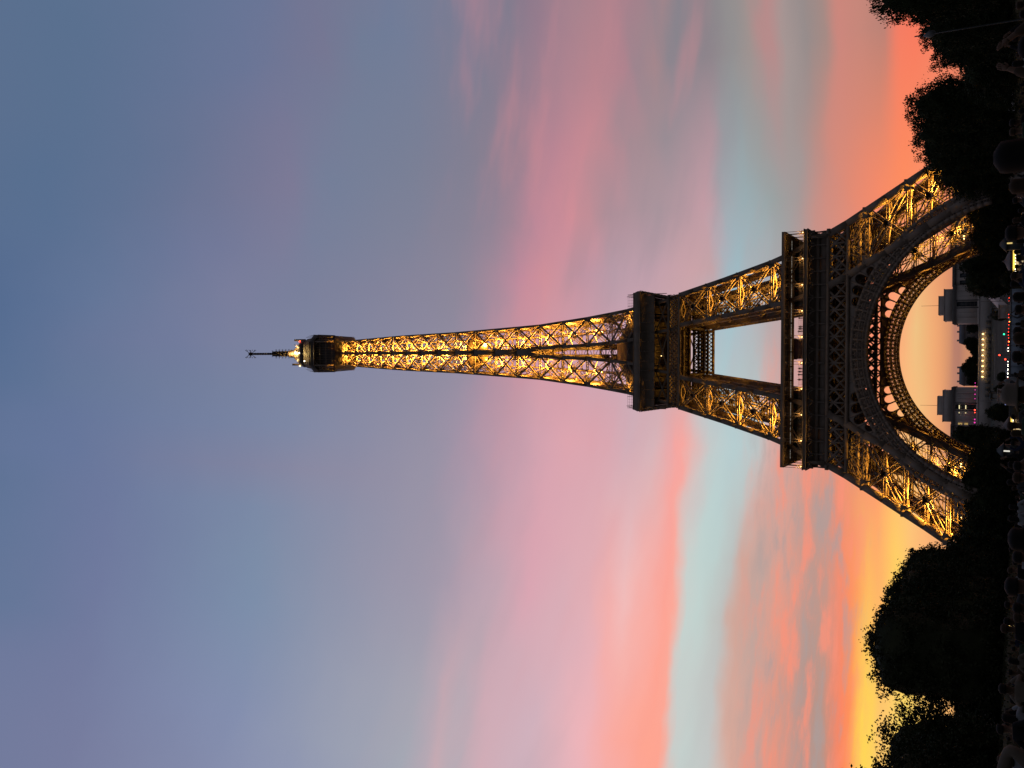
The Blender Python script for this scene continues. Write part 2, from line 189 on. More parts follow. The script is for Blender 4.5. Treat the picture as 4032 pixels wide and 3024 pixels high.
# ------------------------------------------------------------------ helpers
def setp(o, label=None, cat=None, group=None, kind=None):
    if label: o['label'] = label
    if cat: o['category'] = cat
    if group: o['group'] = group
    if kind: o['kind'] = kind
    return o
def empty(name, loc=(0, 0, 0), rz=0.0, label=None, cat=None, group=None):
    o = bpy.data.objects.new(name, None); o.location = loc; o.rotation_euler = (0, 0, rz)
    o.empty_display_size = 0.5
    COL.objects.link(o); return setp(o, label, cat, group)
def link(name, mesh, parent=None, loc=None, rz=None):
    o = bpy.data.objects.new(name, mesh); COL.objects.link(o)
    if parent: o.parent = parent
    if loc: o.location = loc
    if rz is not None: o.rotation_euler = (0, 0, rz)
    return o
def dup(o, parent=None):
    c = o.copy(); COL.objects.link(c); c.parent = parent
    for ch in o.children: dup(ch, c)
    return c
BF = np.array([[0,1,2,3],[7,6,5,4],[0,4,5,1],[1,5,6,2],[2,6,7,3],[3,7,4,0]])
class MB:
    """collects bars, boxes and faces and links them as one mesh object"""
    def __init__(s): s.b = []; s.v = []; s.f = []; s.nv = 0
    def bar(s, p, q, n=(0, 0, 1), w=0.3, d=None): s.b.append((*p, *q, *n, w, w if d is None else d)); return s
    def poly(s, pts, faces):
        k = s.nv; s.v.extend(tuple(p) for p in pts); s.nv += len(pts)
        s.f.extend(tuple(i+k for i in f) for f in faces); return s
    def box(s, c, sz, rz=0.0):
        x, y, z = (v/2 for v in sz); ca, sa = math.cos(rz), math.sin(rz)
        P = []
        for dz in (-z, z):
            for dx, dy in ((-x, -y), (x, -y), (x, y), (-x, y)):
                P.append((c[0]+dx*ca-dy*sa, c[1]+dx*sa+dy*ca, c[2]+dz))
        return s.poly(P, [(3,2,1,0),(4,5,6,7),(0,1,5,4),(1,2,6,5),(2,3,7,6),(3,0,4,7)])
    def loft(s, rings, cap=True):
        n = len(rings[0]); k = s.nv
        for r in rings: s.v.extend(tuple(p) for p in r)
        s.nv += n*len(rings)
        for a in range(len(rings)-1):
            for i in range(n):
                j = (i+1) % n
                s.f.append((k+a*n+i, k+a*n+j, k+(a+1)*n+j, k+(a+1)*n+i))
        if cap:
            s.f.append(tuple(k+i for i in reversed(range(n)))); s.f.append(tuple(k+(len(rings)-1)*n+i for i in range(n)))
        return s
    def lathe(s, c, prof, n=12, cap=True, ph=0.0, sx=1.0, sy=1.0):
        return s.loft([[(c[0]+sx*r*math.cos(ph+2*math.pi*i/n), c[1]+sy*r*math.sin(ph+2*math.pi*i/n), c[2]+z) for i in range(n)] for r, z in prof], cap)
    def tube(s, pts, rs, n=6):
        rings = []
        for i, p in enumerate(pts):
            p = Vector(p); a = Vector(pts[max(0, i-1)]); b = Vector(pts[min(len(pts)-1, i+1)])
            t = (b-a).normalized(); u = t.orthogonal().normalized()
            if abs(t.z) < 0.95: u = t.cross(Vector((0, 0, 1))).normalized()
            else: u = t.cross(Vector((0, 1, 0))).normalized()
            w = t.cross(u)
            r = rs[i] if isinstance(rs, (list, tuple)) else rs
            rings.append([p+(u*math.cos(2*math.pi*k/n)+w*math.sin(2*math.pi*k/n))*r for k in range(n)])
        return s.loft(rings)
    def ball(s, c, r, n=8, m=6, sz=1.0):
        return s.lathe(c, [(r*math.sin(math.pi*max(.04, min(.96, i/m))), -r*sz*math.cos(math.pi*i/m)) for i in range(m+1)], n)
    def mesh(s, name, m, smooth=False):
        me = bpy.data.meshes.new(name)
        V = np.array(s.v, dtype=float).reshape(-1, 3); tot = [len(f) for f in s.f]; idx = [i for f in s.f for i in f]
        if s.b:
            B = np.array(s.b, dtype=float); p, q, n = B[:, 0:3], B[:, 3:6], B[:, 6:9]
            t = q-p; L = np.linalg.norm(t, axis=1, keepdims=True); t = t/np.maximum(L, 1e-9)
            b = np.cross(n, t); bl = np.linalg.norm(b, axis=1, keepdims=True)
            alt = np.cross(np.where(np.abs(t[:, 2:3]) < .9, [[0, 0, 1.]], [[1., 0, 0]]), t)
            b = np.where(bl < 1e-3, alt, b); b = b/np.linalg.norm(b, axis=1, keepdims=True)
            n = np.cross(t, b); w = B[:, 9:10]/2; d = B[:, 10:11]/2
            c = [p-b*w-n*d, p+b*w-n*d, p+b*w+n*d, p-b*w+n*d, q-b*w-n*d, q+b*w-n*d, q+b*w+n*d, q-b*w+n*d]
            bv = np.stack(c, 1).reshape(-1, 3)
            bi = (np.arange(len(B))[:, None, None]*8 + BF[None] + len(V)).reshape(-1)
            V = np.concatenate([V, bv]); tot += [4]*(6*len(B)); idx = np.concatenate([np.array(idx, dtype=int), bi])
        idx = np.asarray(idx, dtype=np.int32); tot = np.asarray(tot, dtype=np.int32)
        me.vertices.add(len(V)); me.vertices.foreach_set('co', V.astype(np.float32).ravel())
        me.loops.add(len(idx)); me.loops.foreach_set('vertex_index', idx)
        me.polygons.add(len(tot)); me.polygons.foreach_set('loop_start', (np.cumsum(tot)-tot).astype(np.int32))
        me.polygons.foreach_set('loop_total', tot)
        if smooth: me.polygons.foreach_set('use_smooth', np.ones(len(tot), dtype=bool))
        me.materials.append(m); me.update(calc_edges=True); me.validate()
        return me
    def obj(s, name, m, parent=None, smooth=False, label=None):
        o = link(name, s.mesh(name, m, smooth), parent)
        if label: o['label'] = label
        return o
def lerp(a, b, t): return tuple(a[i]+(b[i]-a[i])*t for i in range(3))
def lattice(mb, p, q, n, w, fl=0.18, lace=0.1, d=None, ratio=1.45):
    """an open box-lattice member: two flats joined by zig-zag lacing"""
    P, Q, Nn = Vector(p), Vector(q), Vector(n)
    t = (Q-P).normalized(); b = Nn.cross(t).normalized()*(w/2)
    L = (Q-P).length; d = d or fl*1.6
    mb.bar(P-b, Q-b, n, fl, d); mb.bar(P+b, Q+b, n, fl, d)
    k = max(2, int(L/(w*ratio)))
    for i in range(k):
        a = P.lerp(Q, i/k); c = P.lerp(Q, (i+1)/k); s = 1 if i % 2 else -1
        mb.bar(a-b*s, c+b*s, n, lace, lace)
def lamp(name, loc, power, parent, col=(1.0, 0.56, 0.12), size=0.35, spot=None, aim=None):
    l = bpy.data.lights.new(name, 'SPOT' if spot else 'POINT'); l.energy = power; l.color = col; l.shadow_soft_size = size
    if spot: l.spot_size = math.radians(spot); l.spot_blend = 0.5
    o = bpy.data.objects.new(name, l); COL.objects.link(o); o.location = loc; o.parent = parent
    if spot: o.rotation_euler = Vector(aim or (0, 0, 1)).to_track_quat('-Z', 'Y').to_euler()
    return o
# ------------------------------------------------------------------ the tower
HW = [0, 21.5, 48, 57.6, 66, 86, 107, 116, 124, 139, 162, 187.5, 200, 228.5, 260, 276]
VW = [62, 50.1, 36.7, 33, 29.4, 24, 18.8, 16.8, 15.1, 13, 10.5, 9.1, 8.4, 7.4, 5.6, 5.1]
HI = [0, 17, 31, 40, 48, 57.6, 66, 102, 107, 116, 124, 130, 140, 151, 161, 171]
VI = [44.5, 35.7, 28.2, 23.8, 19.4, 16, 13.9, 8.2, 7.4, 5.6, 4.6, 4.0, 3.2, 2.7, 2.2, 1.0]
W = lambda z: float(np.interp(z, HW, VW))
I = lambda z: float(np.interp(z, HI, VI))
tower = empty('lattice_tower', (0, 0, 0), 0, 'tall wrought iron lattice tower glowing gold from inside, with arched base and antenna', 'tower')

# --- legs in two storeys: four chords, open-lattice bracing on all four faces
def corner(sx, sy, a, b, z, c):
    """centre of a chord: a, b choose outer (1) or inner (0) along x and y"""
    x = W(z)-c/2 if a else I(z)+c/2
    y = W(z)-c/2 if b else I(z)+c/2
    return (sx*x, sy*y, z)
def leg(name, sx, sy, levels, c, wd, mids, lab=None):
    br = MB(); ch = br; chords = []
    zz = []
    for i in range(len(levels)-1):
        zz += [levels[i], (levels[i]+levels[i+1])/2]
    zz.append(levels[-1])
    for a in (0, 1):
        for b in (0, 1):
            cb_ = MB(); chords.append(cb_)
            for i in range(len(zz)-1):
                pa, pb = corner(sx, sy, a, b, zz[i], c), corner(sx, sy, a, b, zz[i+1]+.02, c)
                cb_.bar(pa, pb, (0, 1, 0.2), c, c)
                if not a: sh = (0, sy*(-.9 if b else .9), 0); cb_.bar(lerp(pa, (pa[0], pa[1]+sh[1], pa[2]), 1), (pb[0], pb[1]+sh[1], pb[2]), (0, 1, 0.2), c*.8, 1.5)
                if not b: cb_.bar((pa[0]+sx*(-.9 if a else .9), pa[1], pa[2]), (pb[0]+sx*(-.9 if a else .9), pb[1], pb[2]), (1, 0, 0.2), c*.8, 1.5)
    faces = [((0, 1), (1, 1), (0, sy, .4)), ((1, 0), (1, 1), (sx, 0, .4)), ((0, 0), (1, 0), (0, sy, .4)), ((0, 0), (0, 1), (sx, 0, .4))]
    for f, (A, B, n) in enumerate(faces):
        for i in range(len(levels)-1):
            z0, z1 = levels[i], levels[i+1]
            a0, b0 = corner(sx, sy, *A, z0, c), corner(sx, sy, *B, z0, c)
            a1, b1 = corner(sx, sy, *A, z1, c), corner(sx, sy, *B, z1, c)
            lattice(br, a0, b1, n, wd, .27, .13); lattice(br, b0, a1, n, wd*.96, .27, .13)
            lattice(br, a0, b0, n, wd*.8, .27, .12)
            # crossing plate and chord plates
            dl = Vector(b0)-Vector(a0); d1 = Vector(b1)-Vector(a1)
            den = dl.length+d1.length; tc_ = dl.length/den
            X = Vector(a0).lerp(Vector(b1), tc_)
            t = dl.normalized()
            for sgn in (-1, 1):
                ch.bar(X-Vector((0, 0, wd*.75)), X+Vector((0, 0, wd*.75)), n, wd*1.35, .28)
            for pnt, sg in ((a0, 1), (b0, -1)):
                pc = Vector(pnt)+t*(sg*c*.36)
                ch.bar(pc-Vector((0, 0, wd*.9)), pc+Vector((0, 0, wd*.9)), n, c*1.65, c*.55)
            if mids:
                zm = (z0+z1)/2
                am, bm = corner(sx, sy, *A, zm, c), corner(sx, sy, *B, zm, c)
                lattice(br, am, bm, n, wd*.6, .16, .08)
                for q in ((.25, .75) if f < 2 else ()):     # secondary struts
                    p0 = lerp(a0, b0, q); p1 = lerp(am, bm, .5)
                    br.bar(p0, p1, n, .2, .2)
                    br.bar(lerp(a1, b1, q), p1, n, .2, .2)
        lattice(br, corner(sx, sy, *A, levels[-1], c), corner(sx, sy, *B, levels[-1], c), n, wd*.75, .2, .1)
    # diaphragms and the sloping lift track inside the leg
    for z in (levels if not mids else zz):
        p = [corner(sx, sy, *k, z, c) for k in ((0, 0), (1, 0), (1, 1), (0, 1))]
        br.bar(p[0], p[2], (0, 0, 1), .3, .4); br.bar(p[1], p[3], (0, 0, 1), .3, .4)
        for k in range(4):
            m0 = lerp(p[k], p[(k+1) % 4], .5); m1 = lerp(p[(k+1) % 4], p[(k+2) % 4], .5)
            br.bar(m0, m1, (0, 0, 1), .22, .3)
    trk = MB()
    for off in (-2.2, -1.2, 1.2, 2.2):
        for i in range(len(zz)-1):
            mid = lambda z: ((W(z)+I(z))/2)
            p = (sx*mid(zz[i])+off, sy*mid(zz[i])-off*sx*sy*0, zz[i]); q = (sx*mid(zz[i+1])+off, sy*mid(zz[i+1]), zz[i+1])
            trk.bar(p, q, (0, 1, 0), .28, .6)
            if off == -2.2:
                for k in range(6):
                    a = lerp(p, q, k/6); trk.bar(a, (a[0]+4.4, a[1], a[2]), (0, 0, 1), .16, .2)
    o = br.obj(name, IRON, tower)
    for cb_ in chords: cb_.obj('chord', IRON, o)
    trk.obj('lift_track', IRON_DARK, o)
    return o
LOW = [5.5, 17.4, 28.4, 39.9, 51.0]
MIDL = [57.8, 69.6, 80.9, 92.0, 102.3]
for sx in (-1, 1):
    for sy in (-1, 1):
        o = leg('leg', sx, sy, LOW, 1.9, 1.35, True)
        for a in (0, 1):                                    # masonry feet
            for b in (0, 1):
                mb = MB()
                x = (W(3)-1.2 if a else I(3)+1.2)*sx; y = (W(3)-1.2 if b else I(3)+1.2)*sy
                mb.loft([[(x+dx*k, y+dy*k, z) for dx, dy in ((-1, -1), (1, -1), (1, 1), (-1, 1))] for k, z in ((4.2, 0), (4.0, 1.2), (3.4, 1.4), (2.2, 5.6))])
                mb.obj('masonry_foot', STONE, o)
        leg('upper_leg', sx, sy, MIDL, 1.5, 1.05, False)

# --- a frame for each of the four sides: side k is the front turned by k quarter turns
def rot(p, k):
    x, y, z = p
    for _ in range(k): x, y = -y, x
    return (x, y, z)
class Side(MB):
    def __init__(s, k): super().__init__(); s.k = k
    def bar(s, p, q, n=(0, -1, 0), w=.3, d=None): return super().bar(rot(tuple(p), s.k), rot(tuple(q), s.k), rot(tuple(n), s.k), w, d)
    def poly(s, pts, faces): return super().poly([rot(tuple(p), s.k) for p in pts], faces)
    def box(s, c, sz): # axis-aligned, in side space
        x, y, z = (v/2 for v in sz)
        P = [(c[0]+dx, c[1]+dy, c[2]+dz) for dz in (-z, z) for dx, dy in ((-x, -y), (x, -y), (x, y), (-x, y))]
        return s.poly(P, [(3,2,1,0),(4,5,6,7),(0,1,5,4),(1,2,6,5),(2,3,7,6),(3,0,4,7)])

def girder(mb, z0, z1, yf, half, pitch, wd, vert=True, chord=.7, d=.35):
    """a flat lattice girder between z0 and z1: crossing diagonals at 45 degrees"""
    H = z1-z0; y0, y1 = yf(z0), yf(z1)
    n = (0, -1, 0)
    mb.bar((-half, y0, z0), (half, y0, z0), n, chord, chord*1.1); mb.bar((-half, y1, z1), (half, y1, z1), n, chord, chord*1.1)
    P = lambda x, t: (x, y0+(y1-y0)*t, z0+H*t)
    k0 = int(half/pitch)+int(H/pitch)+2
    for k in range(-k0, k0+1):
        x = k*pitch
        for s in (-1, 1):
            a, b = x, x+s*H
            t0, t1 = 0.0, 1.0
            # clip to +-half
            for lim in (-half, half):
                pa, pb = a+s*H*t0, a+s*H*t1
                if lim < 0:
                    if pa < lim and pb < lim: t1 = t0
                    elif pa < lim: t0 = (lim-a)/(s*H)
                    elif pb < lim: t1 = (lim-a)/(s*H)
                else:
                    if pa > lim and pb > lim: t1 = t0
                    elif pa > lim: t0 = (lim-a)/(s*H)
                    elif pb > lim: t1 = (lim-a)/(s*H)
            if t1-t0 > .02:
                mb.bar(P(a+s*H*t0, t0), P(a+s*H*t1, t1), n, wd, d if s > 0 else d*.8)
        if vert and abs(x) <= half: mb.bar(P(x, 0), P(x, 1), n, wd*.85, d*.6)

# --- arches and the great girder under the first floor
ZC, RI, RE = 2.45, 37.45, 41.65
def arch(k):
    mb = Side(k)
    yf = lambda z, o=0.0: -(W(z)-.6)+o
    def P(r, a, o=0.0):
        z = ZC+r*math.cos(a); return (r*math.sin(a), yf(z, o), z)
    A = 1.42; n = 64
    for o, sc in ((0.0, 1.0), (2.8, .8)):
        for r, w in ((RI, .7), (RE, .95), (RI+1.0, .42), (RI+2.45, .46)):
            for i in range(n):
                a, b = -A+2*A*i/n, -A+2*A*(i+1)/n
                mb.bar(P(r, a, o), P(r, b+.002, o), (0, -1, 0), w*sc, .5 if w > .3 else .25)
        m = 40
        R1, R2_, R3 = RI+1.0, RI+2.45, RE-.4
        for i in range(m):
            a, b = -A+2*A*i/m, -A+2*A*(i+1)/m
            mb.bar(P(RI, a, o), P(RE, a, o), (0, -1, 0), .5*sc, .35)
            for q in range(4):                        # inner band: small crosses
                u, v = a+(b-a)*q/4, a+(b-a)*(q+1)/4
                mb.bar(P(RI+.2, u, o), P(R1, v, o), (0, -1, 0), .17, .15); mb.bar(P(RI+.2, v, o), P(R1, u, o), (0, -1, 0), .17, .15)
            for ra, rb in ((R1, R2_), (R2_, R3)):      # two rows of crossed panels with a rosette
                c = (a+b)/2; rm = (ra+rb)/2
                mb.bar(P(ra, a, o), P(rb, b, o), (0, -1, 0), .2, .16); mb.bar(P(ra, b, o), P(rb, a, o), (0, -1, 0), .2, .14)
                mb.bar(P(ra, c, o), P(rb, c, o), (0, -1, 0), .26, .2); mb.bar(P(rm-.28, c, o), P(rm+.28, c, o), (0, -1, 0), .7, .2)
                mb.bar(P(rm, a, o), P(rm, c, o), (0, -1, 0), .14, .14); mb.bar(P(rm, c, o), P(rm, b, o), (0, -1, 0), .14, .14)
    # soffit: lattice between the two rings, plus edge plates
    m = 92
    for i in range(m):
        a, b = -A+2*A*i/m, -A+2*A*(i+1)/m; c = (a+b)/2
        rad = (math.sin(a), 0, math.cos(a))
        mb.bar(P(RI, a, 0), P(RI, a, 2.8), rad, .3, .22); mb.bar(P(RI, a, 0), P(RI, b, 2.8), rad, .17, .14); mb.bar(P(RI, b, 0), P(RI, a, 2.8), rad, .17, .14)
        if i % 2 == 0: mb.bar(P(RE, a, 0), P(RE, a, 2.8), rad, .3, .3)
    for r in (RI,):
        for i in range(n):
            a, b = -A+2*A*i/n, -A+2*A*(i+1)/n
            for o in (.35, 1.4, 2.45): mb.bar(P(r, a, o), P(r, b+.002, o), (math.sin(a), 0, math.cos(a)), .3 if o != 1.4 else .2, .2)
    o_ = mb.obj('arch', IRON, tower)
    for s in (-1, 1):                             # added dark sheets stand for the dark behind the lattice near the springing
        pl_ = Side(k)
        for i in range(24):
            a, b = s*(.84+i*.024), s*(.84+(i+1)*.024)
            pl_.poly([P(RI+.4, a, 2.5), P(RI+.4, b, 2.5), P(RE-.3, b, 2.5), P(RE-.3, a, 2.5)], [(0, 1, 2, 3)])
        pl_.obj('dark_backing', IRON_DARK, o_)
    # spandrel: radial posts with rounded heads between the arch and the girder / leg
    sp = Side(k)
    step = .0735
    for s in (-1, 1):
        j = 0
        while True:
            a = (j+.5)*step; j += 1
            if a > .86: break
            def outer(a):
                r = RE
                while r < 60:
                    z = ZC+r*math.cos(a); x = r*math.sin(a)
                    if z > 44.9 or x > I(z)+.2: break
                    r += .1
                return r
            a0, a1 = a-step/2, a+step/2
            q0, q1, qm = outer(a0), outer(a1), outer(a)
            for o in (0.0, 2.4):
                if q0-RE > .4: sp.bar(P(RE, s*a0, o), P(q0, s*a0, o), (0, -1, 0), .5, .35)
                # plate with a rounded opening: the rim of the arch head as a fan of quads
                top = min(q0, q1)-.25; hw = step*RE/2-.25
                if top-RE < 2.0:
                    if top-RE > .3:
                        sp.poly([P(RE, s*a0, o), P(RE, s*a1, o), P(q1, s*a1, o), P(q0, s*a0, o)], [(0, 1, 2, 3)])
                    continue
                cz = top-hw; seg = 8; pin, pout = [], []
                for i in range(seg+1):
                    th = math.pi*i/seg; px, pr = -math.cos(th)*hw, math.sin(th)*hw
                    aa = a+px/(cz); pin.append(P(cz+pr, s*aa, o))
                    ao = a0+(a1-a0)*i/seg; pout.append(P(q0+(q1-q0)*i/seg, s*ao, o))
                K = len(pin)
                sp.poly(pin+pout, [(i, i+1, K+i+1, K+i) for i in range(seg)])
            if q0-RE > 2: sp.bar(P(RE+.3, s*a0, 0), P(RE+.3, s*a0, 2.4), (0, -1, 0), .2, .3)
    sp.obj('spandrel', IRON, o_)
for k in range(4): arch(k)
for k in range(4):
    mb = Side(k)
    girder(mb, 45.3, 51.3, lambda z: -(W(z)-.5), 36.0, 3.93, .56, True, 1.0, .4)
    mb.bar((-36.5, -37.6, 42.2), (-23.0, -37.6, 42.2), (0, -1, 0), 1.0, .6); mb.bar((36.5, -37.6, 42.2), (23.0, -37.6, 42.2), (0, -1, 0), 1.0, .6)
    for s in (-1, 1):
        for i in range(5):
            x0 = 24.2+i*2.55; mb.bar((s*x0, -38.0, 42.5), (s*(x0+2.5), -37.0, 45), (0, -1, 0), .25, .2); mb.bar((s*(x0+2.5), -38.0, 42.5), (s*x0, -37.0, 45), (0, -1, 0), .25, .2)
            mb.bar((s*x0, -39.2, 39.9), (s*(x0+2.5), -38.0, 42), (0, -1, 0), .25, .2); mb.bar((s*(x0+2.5), -39.2, 39.9), (s*x0, -38.0, 42), (0, -1, 0), .25, .2)
    o = mb.obj('great_girder', IRON, tower)
    mb = Side(k)                                  # the matching girder on the inner face of the legs
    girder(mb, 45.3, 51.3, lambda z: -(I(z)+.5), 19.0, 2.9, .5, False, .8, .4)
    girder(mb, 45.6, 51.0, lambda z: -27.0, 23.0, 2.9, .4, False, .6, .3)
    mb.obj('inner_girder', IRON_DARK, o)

# --- first floor: coved frieze with consoles, gallery, canopy on twin posts
gal = MB()
for h0, h1, z0, z1 in ((33.2, 33.0, 51.4, 57.0),):
    for k in range(4):
        S_ = Side(k)
        S_.poly([(-35.2, -34.6, 51.5), (35.2, -34.6, 51.5), (34.2, -33.6, 52.6), (-34.2, -33.6, 52.6), (34.0, -33.4, 55.6), (-34.0, -33.4, 55.6), (35.9, -35.6, 57.0), (-35.9, -35.6, 57.0)],
                [(0, 1, 2, 3), (3, 2, 4, 5), (5, 4, 6, 7)])
        S_.box((0, -35.0, 51.55), (70.4, .9, .3)); S_.box((0, -34.75, 52.2), (69.8, .3, .12))
        S_.box((0, -34.2, 54.4), (68.6, .12, .9)); S_.box((0, -33.0, 53.6), (65.6, .3, 6.2))
        gal.poly(S_.v, S_.f)
con = MB()
for k in range(4):
    S_ = Side(k)
    for i in range(-9, 10):
        x = i*3.93
        if abs(x) > 35.6: x = math.copysign(35.4, x)
        pts = [(-34.9, 51.5), (-35.2, 52.4), (-34.4, 54.0), (-34.5, 55.6), (-35.9, 57.0), (-33.4, 57.0), (-33.4, 51.5)]
        P1 = [(x-.17, y, z) for y, z in pts]; P2 = [(x+.17, y, z) for y, z in pts]; m = len(pts)
        S_.poly(P1+P2, [tuple(range(m)), tuple(reversed(range(m, 2*m)))]+[(i2, i2+m, (i2+1) % m+m, (i2+1) % m) for i2 in range(m)])
        if i < 9:                                     # small arch heads between consoles
            for q in range(6):
                t0, t1 = math.pi*q/6, math.pi*(q+1)/6; c = x+1.96; r = 1.7
                S_.bar((c-r*math.cos(t0), -35.6+.4*0, 55.2+1.5*math.sin(t0)), (c-r*math.cos(t1), -35.6, 55.2+1.5*math.sin(t1)), (0, -1, 0), .22, .5)
    con.b += S_.b; con.poly(S_.v, S_.f)
gal.b += con.b; gal.poly(con.v, con.f)
go = gal.obj('first_gallery_frieze', IRON, tower)
fl = MB()
for k in range(4):
    S_ = Side(k)
    S_.poly([(-36.2, -36.2, 57.05), (36.2, -36.2, 57.05), (36.2, -36.2, 58.3), (-36.2, -36.2, 58.3), (35.9, -35.9, 58.3), (-35.9, -35.9, 58.3), (35.9, -35.9, 57.6), (-35.9, -35.9, 57.6), (13, -13, 57.6), (-13, -13, 57.6), (13, -13, 57.05), (-13, -13, 57.05)],
            [(0, 1, 2, 3), (3, 2, 4, 5), (5, 4, 6, 7), (7, 6, 8, 9), (9, 8, 10, 11), (11, 10, 1, 0)])
    S_.box((0, -36.28, 58.2), (72.5, .2, .25)); S_.box((0, -36.3, 57.15), (72.6, .22, .22))
    fl.poly(S_.v, S_.f)
flo = fl.obj('first_floor', IRON, tower)
jo = MB()
for i in range(-14, 15):                      # floor joists under the slab
    if abs(i*2.5) > 13: jo.bar((i*2.5, -34, 56.6), (i*2.5, 34, 56.6), (0, 0, 1), .3, .7)
    else:
        jo.bar((i*2.5, -34, 56.6), (i*2.5, -13, 56.6), (0, 0, 1), .3, .7); jo.bar((i*2.5, 13, 56.6), (i*2.5, 34, 56.6), (0, 0, 1), .3, .7)
jo.obj('joist', IRON_DARK, flo)
for k in range(4):                            # added skirt round the central void, shuts out the sky beyond
    S_ = Side(k); S_.box((0, -13.2, 54.2), (26.1, .3, 5.6)); S_.box((0, -13.2, 51.4), (26.6, .5, .2))
    S_.obj('void_skirt', IRON_DARK, flo)
cn = MB()
for k in range(4):
    S_ = Side(k)
    S_.poly([(-35.9, -35.9, 63.75), (35.9, -35.9, 63.75), (35.9, -35.9, 64.85), (-35.9, -35.9, 64.85), (29.4, -29.4, 64.6), (-29.4, -29.4, 64.6), (29.4, -29.4, 64.2), (-29.4, -29.4, 64.2), (35.5, -35.5, 64.2), (-35.5, -35.5, 64.2), (35.5, -35.5, 63.75), (-35.5, -35.5, 63.75)],
            [(0, 1, 2, 3), (3, 2, 4, 5), (5, 4, 6, 7), (7, 6, 8, 9), (9, 8, 10, 11), (11, 10, 1, 0)])
    S_.box((0, -30.0, 63.2), (60.0, .25, 2.0))
    for i in range(-18, 19):
        S_.box((i*1.95, -32.6, 63.95), (.16, 5.8, .5))
    cn.poly(S_.v, S_.f)
can = cn.obj('gallery_canopy', IRON, tower)
dots = MB()
for i in range(-34, 35):
    dots.box((i*.98+.17*(i % 2), -30.22, 63.0), (.12, .1, .12))
dots.box((0, -30.24, 63.0), (67.5, .06, .05)); dots.obj('light_string', glow('string_bulb', (.9, .85, .75), .3), can, label='string of tiny pale bulbs under the canopy')
post = MB()
for s in (-.42, .42): post.bar((s, 0, 58.3), (s, 0, 63.8), (0, -1, 0), .13, .16)
for z in (58.6, 59.0): post.bar((-.42, 0, z), (.42, 0, z), (0, -1, 0), .16, .1)
post.bar((-.5, 0, 63.5), (.5, 0, 63.5), (0, -1, 0), .3, .3)
post_me = post.mesh('gallery_post', IRON)
bulb_me = MB().ball((0, 0, 0), .15, 8, 6).mesh('gallery_lamp', BULB)
for k in range(4):
    for i in range(-4, 5) if k in (1, 3) else range(-5, 5):
        x = i*7.85+(3.92 if k in (0, 2) else 0)
        x = max(-35.5, min(35.5, x))
        p = rot((x, -35.6, 0), k)
        o = link('gallery_post', post_me, tower, p, k*math.pi/2)
        if k == 0:
            o2 = link('gallery_lamp', bulb_me, o, (0, -.35, 58.62))
            lamp('post_light', (x, -36.3, 59.3), 110, tower, (1, .55, .15), .15)
rl = MB()
for k in range(4):
    S_ = Side(k)
    for z in (58.75, 59.15, 59.55): S_.bar((-35.8, -35.85, z), (35.8, -35.85, z), (0, -1, 0), .05, .05)
    for i in range(-24, 25): S_.bar((i*1.49, -35.85, 58.3), (i*1.49, -35.85, 59.55), (0, -1, 0), .05, .05)
    rl.b += S_.b
rl.obj('railing', IRON, flo)
# pavilions of the first floor (dark glass and red walls)
for sx in (-1, 1):
    pv = MB(); pv.box((sx*22, -26.5, 60.3), (19, 5.4, 5.3)); pv.box((sx*22, -26.5, 63.1), (19.8, 6.2, .3))
    for i in range(8): pv.box((sx*22-8.6+i*2.45, -29.26, 60.2), (.22, .12, 5.0))
    o = pv.obj('pavilion', PAVRED, tower)
    gl = MB()
    for i in range(7): gl.box((sx*22-7.4+i*2.45, -29.24, 60.4), (2.0, .05, 3.6))
    gl.obj('window_band', GLASSY, o)
    pv = MB(); pv.box((sx*22, 26.5, 60.4), (19, 5.4, 5.3)); pv.obj('pavilion', PAVRED, tower)
kp = MB(); kp.box((0.4, -24, 60.4), (6.2, 5, 5.2)); kp.box((0.4, -24, 63.05), (6.6, 5.4, .25))
kp.loft([[(0.1-1.6, -25.6, 63.2), (0.1+1.6, -25.6, 63.2), (0.1+1.6, -22.4, 63.2), (0.1-1.6, -22.4, 63.2)], [(0, -24.1, 64.4), (0.2, -24.1, 64.4), (0.2, -23.9, 64.4), (0, -23.9, 64.4)]])
kp.obj('kiosk', PAVRED, tower)
BE = [(-9.2, -24), (-7.5, -23), (-6.8, -25), (-6.2, -24), (5.2, -24), (6.4, -25), (7.5, -23.5), (8.6, -24)]
for x in (-9.4, -5.0, -.6, 3.8, 8.2):
    hg = MB(); hg.bar((x, -33.2, 62.5), (x, -33.2, 64.2), (0, 1, 0), .06); hg.box((x, -33.2, 62.2), (.5, .5, .8)); hg.obj('hanging_lamp', IRON_DARK, can)
